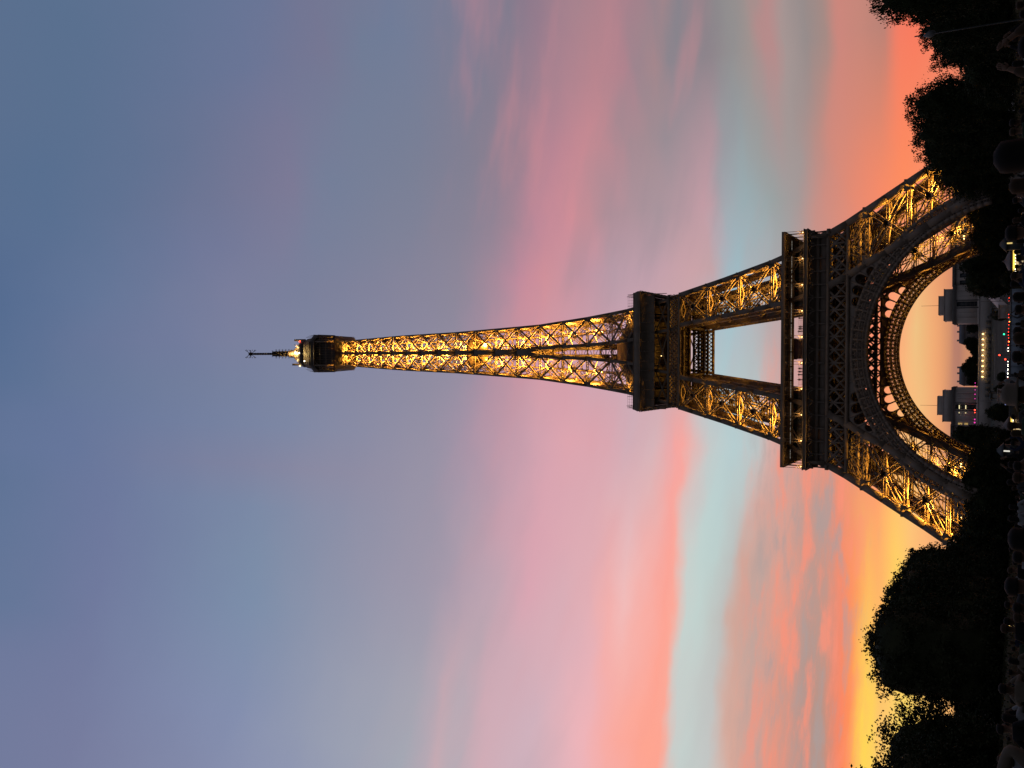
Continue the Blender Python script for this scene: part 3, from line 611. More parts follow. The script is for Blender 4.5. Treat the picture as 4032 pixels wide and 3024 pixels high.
# --- second floor
for k in range(4):
    mb = Side(k)
    girder(mb, 102.6, 106.7, lambda z: -(W(z)-.35), 19.4, 1.45, .28, False, .85, .3)
    o = mb.obj('second_girder', IRON, tower)
    mb = Side(k)
    for z0, z1, y, hw in ((102.7, 106.5, -8.2, 19.0), (103.0, 106.5, -14.0, 18.5)):
        girder(mb, z0, z1, lambda z: y, hw if k % 2 == 0 else 8.0, 1.4, .32, False, .7, .3)
    mb.obj('inner_girder', IRON_DARK, o)  # base colour darkened so these stay black against the sky
sg = MB()
for k in range(4):
    S_ = Side(k)
    S_.poly([(-19.4, -19.4, 111.6), (19.4, -19.4, 111.6), (19.3, -19.3, 115.2), (-19.3, -19.3, 115.2), (20.8, -20.8, 116.2), (-20.8, -20.8, 116.2), (20.95, -20.95, 117.2), (-20.95, -20.95, 117.2), (20.3, -20.3, 119.1), (-20.3, -20.3, 119.1), (20.1, -20.1, 119.1), (-20.1, -20.1, 119.1), (20.6, -20.6, 117.1), (-20.6, -20.6, 117.1), (20.5, -20.5, 116.1), (-20.5, -20.5, 116.1)],
            [(0, 1, 2, 3), (3, 2, 4, 5), (5, 4, 6, 7), (7, 6, 8, 9), (9, 8, 10, 11), (11, 10, 12, 13), (13, 12, 14, 15)])
    S_.box((0, -19.5, 111.7), (39.2, .3, .4)); S_.box((0, -21.02, 116.4), (41.9, .14, .35)); S_.box((0, -20.38, 119.05), (40.6, .14, .25))
    sg.poly(S_.v, S_.f)
cs = MB()
for k in range(4):
    S_ = Side(k)
    for i in range(-6, 7):
        x = i*3.35
        if abs(x) > 20: x = math.copysign(19.9, x)
        pts = [(-(18.9+.1*j+.019*j*j), 107.4+j*1.1) for j in range(9)]
        yo = (lambda y: y)
        if abs(i) < 6:
            pts = [(y, z) for y, z in pts if z > 111.5]
        for (y0, z0), (y1, z1) in zip(pts, pts[1:]):
            S_.bar((x, y0-.1, z0), (x, y1-.1, z1+.02), (0, -1, .3), .2, .28)
        S_.bar((x, -19.5, 116.0), (x, -20.8, 116.25), (0, 0, 1), .2, .3)
    for xx in range(9):                             # curved ribs of the flank seen end-on
        pass
    cs.b += S_.b
for sx in (-1, 1):
    for sy in (-1, 1):
        for i in range(9):                          # closely set curved ribs at the four corners
            t = i/8; y = sy*(18.6-t*4.2)
            for j in range(8):
                x0 = 18.7+.1*j+.019*j*j; x1 = 18.7+.1*(j+1)+.019*(j+1)**2
                z0 = 107.3+j*1.12; cs.bar((sx*x0, y*(x0/19.4), z0), (sx*x1, y*(x1/19.4), z0+1.14), (0, 1, 0), .3, .16)
sg.b += cs.b; sg.poly(cs.v, cs.f)
so = sg.obj('second_gallery', IRON, tower)
f2 = MB(); f2.box((0, 0, 115.6), (38.6, 38.6, .5))
for i in range(-8, 9): f2.box((i*2.3, 0, 114.9), (.25, 38, 1.0))
for sx in (-1, 1):
    for sy in (-1, 1): f2.box((sx*13.0, sy*13.0, 107.0), (10.6, 10.6, .3)); f2.box((sx*13, sy*13, 111.2), (.6, .6, 8.4))  # added slabs over the legs, hold back projector light from below
f2o = f2.obj('second_floor', IRON_DARK, tower)
for sx in (-1, 1):
    for sy in (-1, 1):
        lf = MB(); lf.box((sx*26.6, sy*26.6, 44.6), (14.5, 14.5, .25))  # added slab inside the leg, keeps projector light from rising further
        for i in range(6): lf.box((sx*(20.8+i*2.3), sy*26.6, 44.3), (.25, 14.2, .5))
        lf.obj('leg_light_block', IRON_DARK, tower)
# legs carry on between girder and floor; crossed braces between them
xb = MB()
for k in range(4):
    S_ = Side(k)
    for z0, z1 in ((106.8, 111.6),):
        y0, y1 = -(W(z0)-.4), -(W(z1)-.4)
        for a, b in ((I(z0), W(z0)-.5), (-I(z0), I(z0)), (-(W(z0)-.5), -I(z0))):
            S_.bar((a, y0, z0), (b, y1, z1), (0, -1, 0), .4, .3); S_.bar((b, y0, z0), (a, y1, z1), (0, -1, 0), .4, .25)
        for s in (-1, 1):
            for f in (I, W):
                S_.bar((s*(f(z0)-(.5 if f is W else -.5)), y0, 102.3), (s*(f(115.5)-(.5 if f is W else -.5)), -(W(115.5)-.4), 115.5), (0, -1, 0), 1.05, .9)
    xb.b += S_.b
xb.obj('cross_brace', IRON, tower)
mf = MB()
for k in range(4):
    S_ = Side(k)
    for z in (119.9, 120.8, 121.6): S_.bar((-20.0, -20.0+(z-119)*.35, z), (20.0, -20.0+(z-119)*.35, z), (0, -1, 0), .05, .05)
    for i in range(-20, 21): S_.bar((i*.99, -20.2, 119.0), (i*.99, -19.1, 121.6), (0, -1, 0), .05, .05)
    for i in range(-5, 6): S_.bar((i*3.98, -20.2, 119.0), (i*3.98, -19.1, 121.7), (0, -1, 0), .1, .1)
    mf.b += S_.b
mf.obj('mesh_fence', IRON_DARK, tower)
pv = MB()
pv.box((0, 0, 118.0), (25.0, 25.0, 4.4)); pv.box((0, 0, 120.4), (29, 29, .4))
pv.loft([[(x*a, y*a, z) for x, y in ((-1, -.55), (-.55, -1), (.55, -1), (1, -.55), (1, .55), (.55, 1), (-.55, 1), (-1, .55))] for a, z in ((13.9, 120.7), (13.7, 124.0), (11.0, 127.2), (6.4, 130.4), (5.0, 131.6))])
for i in range(-5, 6): pv.box((i*2.3, -12.56, 118.0), (.2, .14, 4.2))
po = pv.obj('upper_pavilion', IRON_DARK, tower)
gl = MB()
for s in (-1, 1): gl.box((s*3.3, -12.6, 123.4), (3.4, .1, 3.0)); gl.box((s*8.0, -12.55, 118.3), (4.4, .1, 2.6))
gl.obj('window_band', GLASSY, po)
bl = []
for x, y, z in ((10.4, -15.0, 122.6), (9.7, -18.5, 119.6), (4.3, -13.6, 122.4), (3.6, -13.6, 122.2), (3.2, -13.6, 121.9), (-3.4, -13.6, 122.3), (-3.9, -13.6, 122.1), (-4.4, -13.6, 122.0), (-.8, -18.5, 119.8), (-1.6, -19.2, 109.2)):
    link('bulb', bulb_me, tower, (x, y, z))
# --- spire from the second floor to the cabin
SN = [116.0, 123.5, 130.4, 140.3, 151.0, 161.2, 171.5, 181.5, 191.7, 201.0, 209.7, 218.3, 225.9, 233.7, 240.4, 247.3, 253.9, 260.2, 265.2]
spi, sbr = MB(), MB(); posts = {}
def cw(z): return float(np.interp(z, [116, 140, 171, 200, 265], [1.15, 1.0, .85, .78, .62]))
def mw(z): return float(np.interp(z, [116, 161, 172, 240, 265], [1.1, 1.3, 2.2, 1.35, 1.1]))
def cen(z): return float(np.interp(z, [116, 130, 140, 151, 161, 171], [4.9, 3.3, 2.5, 2.0, 1.5, .0]))
for i in range(len(SN)-1):
    z0, z1 = SN[i], SN[i+1]
    for sx in (-1, 1):
        for sy in (-1, 1):
            c = (cw(z0)+cw(z1))/2
            posts.setdefault((sx, sy), MB()).bar((sx*(W(z0)-c/2), sy*(W(z0)-c/2), z0), (sx*(W(z1)-c/2), sy*(W(z1)-c/2), z1+.02), (0, 1, .1), c, c)
for k in range(4):
    S_, B_ = Side(k), Side(k)
    n = (0, -1, 0)
    for i in range(len(SN)-1):
        z0, z1 = SN[i], SN[i+1]; zm = (z0+z1)/2
        c = cw(zm); y0, y1 = -(W(z0)-c/2), -(W(z1)-c/2); m0, m1 = cen(z0), cen(z1)
        if z0 < 170:
            for s in (-1, 1): S_.bar((s*m0, y0, z0), (s*m1, y1, z1), n, mw(zm), .7)
        else: S_.bar((0, y0, z0), (0, y1, z1), n, mw(zm), .7)
        dw = float(np.interp(zm, [120, 170, 265], [.9, .75, .6]))
        for s in (-1, 1):
            a0, b0 = (s*m0, y0, z0), (s*(W(z0)-c/2), y0, z0); a1, b1 = (s*m1, y1, z1), (s*(W(z1)-c/2), y1, z1)
            if zm < 165 and k != 0:
                lattice(B_, a0, b1, n, dw, .25, .12, None, 1.0); lattice(B_, b0, a1, n, dw, .25, .12, None, 1.0)
            else:
                B_.bar(a0, b1, n, dw*.72, .3); B_.bar(b0, a1, n, dw*.72, .3)
            lattice(B_, a1, b1, n, dw*.9, .2, .1, None, 1.1)
            # gusset plates: at the outer chord and at the crossing
            S_.bar((s*(W(z1)-c*.9), y1-.05, z1-dw*1.1), (s*(W(z1)-c*.9), y1-.05, z1+dw*1.1), n, c*1.7, .3)
            t = (W(z0)-m0)/((W(z0)-m0)+(W(z1)-m1)); X = Vector(a0).lerp(Vector(b1), t)
            S_.bar(X-Vector((0, 0, dw*.7)), X+Vector((0, 0, dw*.7)), n, dw*1.3, .34)
            if z1 < 170:
                S_.bar((s*m1, y1-.06, z1-1.2), (s*m1, y1-.06, z1+1.2), n, mw(z1)*1.35, .3)
        if z1 >= 170: S_.bar((0, y1-.06, z1-dw*1.6), (0, y1-.06, z1+dw*1.6), n, mw(z1)*1.3+.5, .3)
    spi.b += S_.b; sbr.b += B_.b
for i in range(1, len(SN)-1):                         # stairs and guides between the shaft and the faces
    z0, z1 = SN[i], SN[i+1]
    for sx in (-1, 1):
        for sy in (-1, 1):
            f = lambda z, q: (sx*W(z)*q, sy*W(z)*q, z)
            sbr.bar(f(z0, .58), f(z1, .58), (0, 1, 0), .3, .3)
            sbr.bar(f(z0, .58), (sx*(W(z1)-.5), sy*(W(z1)-.5), z1), (0, 1, 0), .22, .3); sbr.bar((sx*(W(z0)-.5), sy*(W(z0)-.5), z0), f(z1, .58), (0, 1, 0), .22, .3)
            sbr.bar((sx*W(z0)*.58, -sy*W(z0)*.58, z0), f(z1, .58), (1, 0, 0), .24, .3)
        sbr.bar((sx*W(z0)*.2, W(z0)*.58, z0), (sx*W(z1)*.9, W(z1)*.58, z1), (0, 1, 0), .26, .3); sbr.bar((sx*W(z0)*.9, W(z0)*.58, z0), (sx*W(z1)*.2, W(z1)*.58, z1), (0, 1, 0), .26, .3)
for z in SN[1:]:                                     # horizontal diaphragms
    w = W(z)-.4
    for a, b in (((-w, -w), (w, w)), ((-w, w), (w, -w)), ((0, -w), (w, 0)), ((w, 0), (0, w)), ((0, w), (-w, 0)), ((-w, 0), (0, -w))):
        sbr.bar((*a, z), (*b, z), (0, 0, 1), .28, .3)
sbr.b += spi.b
spo = sbr.obj('spire', IRON, tower)
for pm in posts.values(): pm.obj('corner_post', IRON, spo)
ls = MB()
for sx in (-1, 1):
    for sy in (-1, 1):
        for f in (1.0, .42):
            x = lambda z: sx*f*min(2.75, W(z)*.42); ls.bar((x(116), sy*min(2.75, W(116)*.42), 116), (x(186), sy*min(2.75, W(186)*.42), 186), (0, 1, 0), .5, .5)
            ls.bar((x(186), sy*2.7, 186), (x(266)*.8, sy*1.9, 266), (0, 1, 0), .4, .4)
for i in range(60):
    z = 117+i*2.5; w = min(2.7, W(z)*.4)
    for k in range(4):
        ls.bar(rot((-w, -w, z), k), rot((w, -w, z), k), (0, 0, 1), .16, .2)
        if i % 2 == 0: ls.bar(rot((-w, -w, z), k), rot((w, -w, z+2.5), k), rot((0, -1, 0), k), .16, .16)
lso = ls.obj('lift_shaft', IRON_DARK, tower)
lc = MB()
for sx in (-1, 1):
    for i in range(9): lc.box((sx*1.55, 0.3, 118.5+i*7.2), (1.5, 2.6, 5.6))
lc.obj('shaft_panel', IRON_DARK, lso)
ip = MB()                                            # intermediate platform
ip.lathe((0, 0, 0), [(5.2, 193.4), (7.4, 195.6), (7.4, 196.6), (4.6, 196.8)], 8, ph=math.pi/8)
ip.box((2.6, -3.0, 192.0), (2.4, 2.4, 4.6)); ip.box((-2.6, -3.0, 191.0), (2.0, 2.4, 4.0))
for s in (-1, 1):
    for t in (-1, 1): ip.bar((s*3.0, t*3.0, 187.5), (s*7.0, t*6.4, 195.5), (0, 0, 1), .7, .5)
ip.obj('intermediate_platform', IRON, tower)
# --- cabin on top
cb = MB()
def octo(h, z, c=3.0):
    c = min(c, h*.55); return [(x, y, z) for x, y in ((-h, -(h-c)), (-(h-c), -h), (h-c, -h), (h, -(h-c)), (h, h-c), (h-c, h), (-(h-c), h), (-h, h-c))]
cb.loft([octo(h, z, c) for h, z, c in ((5.3, 262.5, .4), (5.7, 263.8, .5), (7.2, 265.0, 1.0), (7.4, 266.0, 1.6), (6.4, 266.2, 1.6), (6.2, 271.0, 2), (6.6, 275.4, 2.4), (8.25, 276.0, 2.9), (8.3, 279.0, 3.0), (7.2, 279.2, 2.8), (6.6, 284.0, 2.6), (6.0, 284.4, 2.4))])
cbo = cb.obj('cabin', IRON_DARK, tower)
fr = MB()
for k in range(4):
    S_ = Side(k)
    for s in (-1, 1):
        S_.bar((s*5.25, -7.3, 265.6), (s*5.3, -8.1, 276.4), (0, -1, 0), .5, .45)
        for q in range(6):                          # curved knee braces
            t0, t1 = q/6*1.57, (q+1)/6*1.57
            S_.bar((s*(5.3-2.6*(1-math.cos(t0))), -7.9, 276.2-4.6*(1-math.sin(t0))), (s*(5.3-2.6*(1-math.cos(t1))), -7.9, 276.2-4.6*(1-math.sin(t1))), (0, -1, 0), .28, .25)
            S_.bar((s*(5.6+2.0*math.sin(t0)), -7.8+2.0*math.sin(t0), 276.2-4.0*math.cos(t0)), (s*(5.6+2.0*math.sin(t1)), -7.8+2.0*math.sin(t1), 276.2-4.0*math.cos(t1)), (0, -1, 0), .25, .25)
        S_.bar((s*5.3, -8.35, 276.0), (s*8.35, -5.3, 276.0), (0, 0, 1), .5, .5)
    S_.bar((-5.3, -8.38, 276.1), (5.3, -8.38, 276.1), (0, -1, 0), .5, .25); S_.bar((-5.3, -8.4, 278.9), (5.3, -8.4, 278.9), (0, -1, 0), .35, .2)
    for i in range(14): S_.bar((-7.1+i*1.09, -7.5, 265.6), (-7.1+i*1.09, -7.7, 275.6), (0, -1, 0), .1, .1)
    for i in range(3): S_.bar((-7.6, -7.55-.05*i, 266.4+i*3.4), (7.6, -7.55-.05*i, 266.4+i*3.4), (0, -1, 0), .2, .15)
    for i in range(12):                              # bowed safety mesh
        x = -5.2+i*.95
        S_.bar((x, -8.25, 279.0), (x, -8.0, 281.4), (0, -1, 0), .06, .06); S_.bar((x, -8.0, 281.4), (x, -7.2, 283.4), (0, -1, 0), .06, .06)
    for z, y in ((280.2, -8.15), (281.4, -8.0), (283.4, -7.2)): S_.bar((-5.4, y, z), (5.4, y, z), (0, -1, 0), .08, .08)
    fr.b += S_.b
fr.obj('cabin_frame', IRON, cbo)
up = MB()
up.loft([octo(h, z, c) for h, z, c in ((6.0, 284.3, 2.2), (6.2, 286.0, 2.2), (5.6, 288.6, 2.2), (4.6, 289.6, 2), (3.8, 289.8, 1.6))])
for sx, y, z, h in ((6.2, -2.6, 289.6, 6.4), (-5.0, -2.6, 291.6, 5.0), (5.2, 3.0, 289.0, 4.4), (-6.2, 2.5, 288.0, 3.0)):
    up.box((sx, y, z), (.9, .7, h))
for i in range(22):
    a = i*.61; r = 5.2+.8*math.sin(i*1.7); up.bar((r*math.cos(a), r*math.sin(a), 287.5), (r*1.04*math.cos(a), r*1.04*math.sin(a), 290.4+1.6*math.sin(i*2.3)), (0, 0, 1), .14, .14)
for z in (287.2, 288.6): up.lathe((0, 0, z), [(6.5, -.1), (6.5, .1)], 12, False)
upo = up.obj('equipment_deck', IRON_DARK, cbo)
dm = MB(); dm.lathe((0, 0, 0), [(3.6, 289.6), (3.5, 292.2), (3.0, 293.6), (2.1, 294.6), (1.7, 296.6), (1.9, 297.0), (1.6, 298.6), (1.0, 299.0)], 16)
for i in range(8):
    a = i*math.pi/4; dm.bar((3.55*math.cos(a), 3.55*math.sin(a), 289.6), (3.5*math.cos(a), 3.5*math.sin(a), 292.6), (math.cos(a), math.sin(a), 0), .3, .3)
dm.obj('lantern_dome', IRON, cbo, label='lantern dome lit gold by its beacon')
mast = MB()
for s in ((-1, -1), (1, -1), (1, 1), (-1, 1)): mast.bar((s[0]*1.05, s[1]*1.05, 298), (s[0]*.95, s[1]*.95, 308.4), (0, 1, 0), .35, .35)
for i in range(10):
    z = 298.6+i; mast.box((0, 0, z), (2.2, 2.2, .22))
    for k in range(4):
        a = k*math.pi/2+(i % 2)*.785; mast.bar((0, 0, z+.3), (2.1*math.cos(a), 2.1*math.sin(a), z+.3), (0, 0, 1), .13, .13)
        mast.bar((2.0*math.cos(a), 2.0*math.sin(a), z-.25), (2.0*math.cos(a), 2.0*math.sin(a), z+.85), (1, 0, 0), .1, .1)
mast.box((0, 0, 303), (1.5, 1.5, 10.5)); mast.lathe((0, 0, 0), [(1.2, 308.3), (.9, 309.0), (.5, 309.6)], 8)
mo = mast.obj('mast', IRON_DARK, tower)
an = MB(); an.lathe((0, 0, 0), [(.5, 309.0), (.42, 316), (.38, 322.5), (.75, 322.6), (.75, 324.2), (.3, 324.4)], 8)
for i in range(12): an.lathe((0, 0, 309.5+i*1.05), [(.58, 0), (.58, .3)], 8)
for k in range(4):
    a = k*math.pi/2+.785; c_, s_ = math.cos(a), math.sin(a)
    for z0, z1 in ((324.0, 325.2), (322.9, 321.7)):
        pts = [(.5*c_, .5*s_, z0), (1.6*c_, 1.6*s_, z0+(z1-z0)*.25), (2.5*c_, 2.5*s_, z1)]
        an.tube(pts, .12, 5); an.bar((2.0*c_, 2.0*s_, z0-.2), (2.9*c_, 2.9*s_, z0+(z1-z0)*.3), (0, 0, 1), .14, .14)
an.obj('antenna', IRON_DARK, mo)
beacon = MB().ball((0, 0, 0), .55, 10, 8).mesh('beacon', BULBW)
for x, y, z, m in ((.35, -4.1, 290.9, None), (.3, -6.2, 286.9, None), (-3.4, -8.6, 281.5, None)):
    o = link('beacon', beacon, cbo, (x, y, z)); o.scale = (1, 1, 1) if z > 290 else (.5, .5, .5)
o = link('aircraft_lamp', MB().ball((0, 0, 0), .38, 8, 6).mesh('aircraft_lamp', REDL), cbo, (5.6, -4.6, 287.9)); o['label'] = 'red aircraft warning lamp'
o = link('aircraft_lamp', MB().ball((0, 0, 0), .38, 8, 6).mesh('aircraft_lamp', BULB), cbo, (-5.6, -4.6, 287.9))
# --- golden floodlighting: projectors inside the structure, pointing upwards
def glampz(x, y, z, p, spot=165): lamp('projector', (x, y, z), p, tower, (1.0, 0.47, 0.055), .4, spot)
G = 1.0
for i, z in enumerate(SN[1:-1]):
    w = W(z)
    if z < 205:
        for s in (-1, 1): glampz(s*w*(.62 if z < 152 else .46 if z < 168 else .36), -.42*w, z-2.6, G*680*w*w*.45)
    else: glampz(0, -.5*w, z-2.2, G*900*w*w*.8)
for sx in (-1, 1):
    for sy in (-1, 1):
        for z, p in ((60.5, 2500), (65, 12000), (74.5, 12500), (86, 3600)):
            m = (W(z)+I(z))/2; glampz(sx*m, sy*m-2.6, z, G*1.6*p, 140)
        for z, p in ((8.0, 12000), (13.2, 14000), (19.2, 15000), (24.6, 9000), (30.5, 3000)):
            m = (W(z)+I(z))/2; glampz(sx*m, sy*m-2.6, z, G*1.6*p, 140)
for sx in (-1, 1):
    for sy in (-1, 1): glampz(sx*13.2, sy*13.2, 121.2, 3500)
lamp('projector', (0, -5.4, 291.0), 2800, tower, (1, .66, .2), .3); lamp('projector', (3.2, -5.2, 290.2), 900, tower, (1, .62, .2), .2); lamp('projector', (-3.4, -5.2, 290.2), 700, tower, (1, .62, .2), .2)
lamp('projector', (0, -3.0, 295.5), 700, tower, (1, .62, .2), .2)
for sx in (-1, 1):
    for sy in (-1, 1): lamp('projector', (sx*6.8, sy*6.8, 262.5), 90, tower, (1, .5, .12), .3)
for sx in (-1, 1):                                    # lit rows of projectors visible near the rear feet
    for k in range(4):
        link('projector_glass', bulb_me, tower, (sx*(37.9+.95*k), 40.0, 18.7+.1*k)).scale = (1.5, 1.5, 1.5)
    for k in range(3):
        link('projector_glass', bulb_me, tower, (sx*(44.6-.8*k), -51.5, 14.2+.25*k)).scale = (.9, .9, .9)
# ------------------------------------------------------------------ ground, roads, hill
def struct(mb, name, m, label=None, kind='structure'):
    o = mb.obj(name, m); o['kind'] = kind
    return o
g = MB(); n = 40
R_ = 6000
g.poly([(R_*math.cos(2*math.pi*i/n), R_*math.sin(2*math.pi*i/n), 0) for i in range(n)], [tuple(range(n))])
struct(g, 'ground', GRASS)
lw = MB(); lw.poly([(-30, -325, .004), (30, -325, .004), (30, -100, .004), (-30, -100, .004)], [(0, 1, 2, 3)])
struct(lw, 'lawn', mat('mown_lawn', (0.05, 0.065, 0.028), .95, .35, .25, bump=.4))
pt = MB()
for s in (-1, 1): pt.poly([(s*30.2, -325, .008), (s*40, -325, .008), (s*40, -100, .008), (s*30.2, -100, .008)], [(0, 1, 2, 3)] if s > 0 else [(3, 2, 1, 0)])
struct(pt, 'path', mat('pale_gravel', (0.28, 0.25, 0.21), .95, .2, 1.5))
pz = MB(); pz.poly([(-80, -95, .012), (80, -95, .012), (80, 85, .012), (-80, 85, .012)], [(0, 1, 2, 3)])
struct(pz, 'plaza', mat('plaza_paving', (0.16, 0.155, 0.15), .9, .15, .4))
rd = MB()                                         # raised riverside road and bridge head behind the tower
rd.loft([[(x, y, z) for x, y in ((-220, a), (220, a), (220, b), (-220, b))] for a, b, z in ((94, 150, .02), (96, 148, 4.6))])
struct(rd, 'road', ASPH)
kb = MB()
for y in (97.5, 122.5): kb.box((0, y, 4.68), (436, .3, .14))
struct(kb, 'kerb', STONE)
ml = MB()
for i in range(-28, 29): ml.poly([(i*6-1.5, 109.9, 4.606), (i*6+1.5, 109.9, 4.606), (i*6+1.5, 110.1, 4.606), (i*6-1.5, 110.1, 4.606)], [(0, 1, 2, 3)])
struct(ml, 'road_marking', mat('road_paint', (.7, .7, .68), .7, .1, 3))
wt = MB(); wt.poly([(-1500, 150.5, .06), (1500, 150.5, .06), (1500, 290, .06), (-1500, 290, .06)], [(0, 1, 2, 3)])
wm = mat('river_water', (0.02, 0.028, 0.03), .08, .2, .1, bump=.15); struct(wt, 'water', wm)
br_ = MB(); br_.box((0, 219, 4.2), (35, 140, 1.2))
for y in (172, 208, 244, 280): br_.box((0, y, 1.9), (34, 4, 3.7))
for s in (-1, 1): br_.box((s*17.2, 219, 5.3), (.5, 140, 1.0))
o = br_.obj('bridge', STONE); setp(o, 'low stone bridge running away behind the tower arch', 'bridge')
hl = MB()                                         # the slope up to the palace
xs = [-900, -260, -130, -60, 60, 130, 260, 900]
rows = [(292, .02), (310, 4), (360, 9.5), (420, 15), (462, 19.6), (466, 19.8)]
prev = None; P = []
for y, z in rows:
    for x in xs: P.append((x, y, z*(1 if abs(x) < 300 else .8)))
hl.poly(P, [(j*8+i, j*8+i+1, (j+1)*8+i+1, (j+1)*8+i) for j in range(len(rows)-1) for i in range(7)])
struct(hl, 'hill', mat('garden_slope', (0.07, 0.07, 0.055), .95, .35, .05))
tr = MB(); tr.box((0, 620, 14.6), (1400, 270, 29.6)); struct(tr, 'terrain', STONE)
# long terrace wall with the row of lamps
tw = MB(); tw.box((0, 482, 24.6), (150, 6, 9.4)); tw.box((0, 478.9, 29.2), (151, .5, .7))
two = tw.obj('terrace_wall', STONE); setp(two, 'long pale terrace wall between the two palace pavilions, carrying a row of lit lamps', 'wall')
bd = MB()
for i in range(12): bd.box((-30+i*5.2, 478.95, 22.6), (2.6, .2, 3.4))
bd.obj('doorway', STONE_D, two)
wl = MB().lathe((0, 0, 0), [(.1, -.8), (.4, -.3), (.34, .3), (.08, .6)], 8).mesh('wall_lamp', BULB)
for i in range(9):
    x = 18-i*4.18; link('wall_lamp', wl, two, (x, 477.8, 26.4)).scale = (1.0, 1.0, 1.0)
    lamp('lamp_light', (x, 477.2, 26.0), 80, two, (1, .62, .22), .3)
st = MB()                                         # flights of steps and lower retaining walls
for k in range(14): st.box((0, 440-k*4.0, 16.6-k*.78), (34, 4.1, 1.2))
struct(st, 'steps', STONE)
for s in (1,):
    rw = MB(); rw.loft([[(s*22, 300, z0), (s*44, 452, z1), (s*48, 452, z1), (s*26, 300, z0)][::s] for z0, z1 in ((0, 12), (7.5, 22))])
    o = rw.obj('ramp_wall', STONE); setp(o, 'sloping pale stone ramp wall below the %s palace pavilion' % ('unlit' if s > 0 else 'lit'), 'wall')

# ------------------------------------------------------------------ palace: two stepped pavilions with curved wings
def pavilion(cx, s, label):
    """s = +1: the wing runs off to +x"""
    r = empty('palace_pavilion', (cx, 500, 29.4), 0, label, 'palace')
    w = MB()
    w.box((0, 16, 8.6), (30.5*1.0, 32, 17.2)); w.box((0, -.2, .9), (32, 32.5*0+1, 1.8))
    for x in (-11.5, -7.4, 7.4, 11.5): w.box((x, -.25, 8.4), (1.1, .5, 15.6))
    o = w.obj('wall', STONE, r)
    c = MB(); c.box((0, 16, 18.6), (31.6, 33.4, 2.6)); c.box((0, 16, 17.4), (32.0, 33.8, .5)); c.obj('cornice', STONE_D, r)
    t1 = MB(); t1.box((0, 17, 23.0), (25.6, 27, 6.4)); t1.box((0, 17, 26.3), (26.2, 27.6, .7)); t1.obj('attic', STONE, r)
    t2 = MB(); t2.box((0, 18, 28.6), (15.4, 18, 4.4)); t2.box((0, 18, 30.7), (15.8, 18.4, .5)); t2.obj('top_storey', STONE, r)
    f = MB(); f.box((0, -.05, 9.0), (3.6, .3, 15.6)); fo = f.obj('window', WIN, r)
    fm = MB()
    for x in (-3.0, 3.0): fm.box((x, -.4, 9.0), (.9, .8, 16.2))
    for x in (-.9, 0, .9): fm.box((x, -.25, 9), (.12, .14, 15.4))
    for z in (4, 7, 10, 13): fm.box((0, -.25, z), (3.6, .14, .2))
    fm.obj('frame', STONE_D, fo)
    wg = MB()                                      # curved wing
    pts = []
    for i in range(9):
        a = i/8*.62; pts.append((s*(15.0+150*math.sin(a)), 6+150*(1-math.cos(a))*-.35, 0))
    for (x0, y0, _), (x1, y1, _) in zip(pts, pts[1:]):
        wg.bar((x0, y0+6, 9.0), (x1, y1+6, 9.0), (0, -1, 0), 18.0, 12.0); 
    wo_ = wg.obj('wing', STONE, r)
    cc = MB()
    for (x0, y0, _), (x1, y1, _) in zip(pts, pts[1:]): cc.bar((x0, y0+5.6, 19.3), (x1, y1+5.6, 19.3), (0, -1, 0), 2.6, 13.2)
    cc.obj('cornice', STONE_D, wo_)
    k = 0
    for (x0, y0, _), (x1, y1, _) in zip(pts, pts[1:]):
        for t in (.25, .75):
            p = lerp((x0, y0, 0), (x1, y1, 0), t); k += 1
            wi = MB(); wi.bar((p[0], p[1]-.1, 3.4), (p[0], p[1]-.1, 15.0), (0, -1, 0), 3.3, .5)
            wi.obj('window', WIN, wo_)
    pl = MB(); pl.lathe((0, 12, 0), [(.14, 30.6), (.1, 43.5), (.2, 43.7), (.02, 44.0)], 8); pl.obj('flagpole', POLE, r)
    return r
pr = pavilion(43.0, 1, 'stepped stone palace pavilion with dark tall window, nearer the upper photo edge')
pl_ = pavilion(-40.2, -1, 'stepped stone palace pavilion with small lit windows and pink lanterns below it')
lw_ = glow('lit_window', (1.0, .68, .22), .35)
for x, z, w, h in ((-15.4, 13.2, 1.4, 3.0), (-15.4, 8.8, 1.4, 2.6)):
    wi = MB(); wi.box((x*.9, -.1, z), (w, .3, h)); wi.obj('lit_window', lw_, pl_)
cl = MB()
for x, z in ((-1.1, 13.9), (-.5, 13.9), (.1, 13.9), (.7, 13.9), (1.3, 13.9), (-1.1, 9.2), (-.5, 9.2), (.1, 9.2), (.7, 9.2), (1.3, 9.2), (-4.6, 13.9), (-4.6, 9.2)):
    o = MB().box((x-.3, -.9, z), (.4, .3, .6)).obj('window_lamp', glow('pale_lamp', (1, .85, .45), 1.6) if x == -1.1 and z > 10 else bpy.data.materials['pale_lamp'], pl_)
# coloured terrace lamps below the lower pavilion
for x, m, sc in ((-20.5, MAGL, .3), (-23, MAGL, .35), (-26, MAGL, .3), (-29.5, MAGL, .35), (-33, MAGL, .3), (-42.0, REDL, .5), (-44, REDL, .35), (-49.5, MAGL, .45), (-52, MAGL, .5), (-54.5, MAGL, .45), (-57, MAGL, .5)):
    nm = 'red_lantern' if m is REDL else 'pink_lantern'
    r = empty(nm, (x, 487.5, 29.4), 0, ('red' if m is REDL else 'pink')+' lantern glowing on the terrace at the foot of the lower palace pavilion', 'lantern', ('red' if m is REDL else 'pink')+' lanterns along the palace terrace')
    MB().bar((0, 0, -.3), (0, 0, 2.0), (0, 1, 0), .12).obj('post', POLE, r)
    MB().ball((0, 0, 2.2), sc*1.2, 8, 6).obj('globe', m, r)
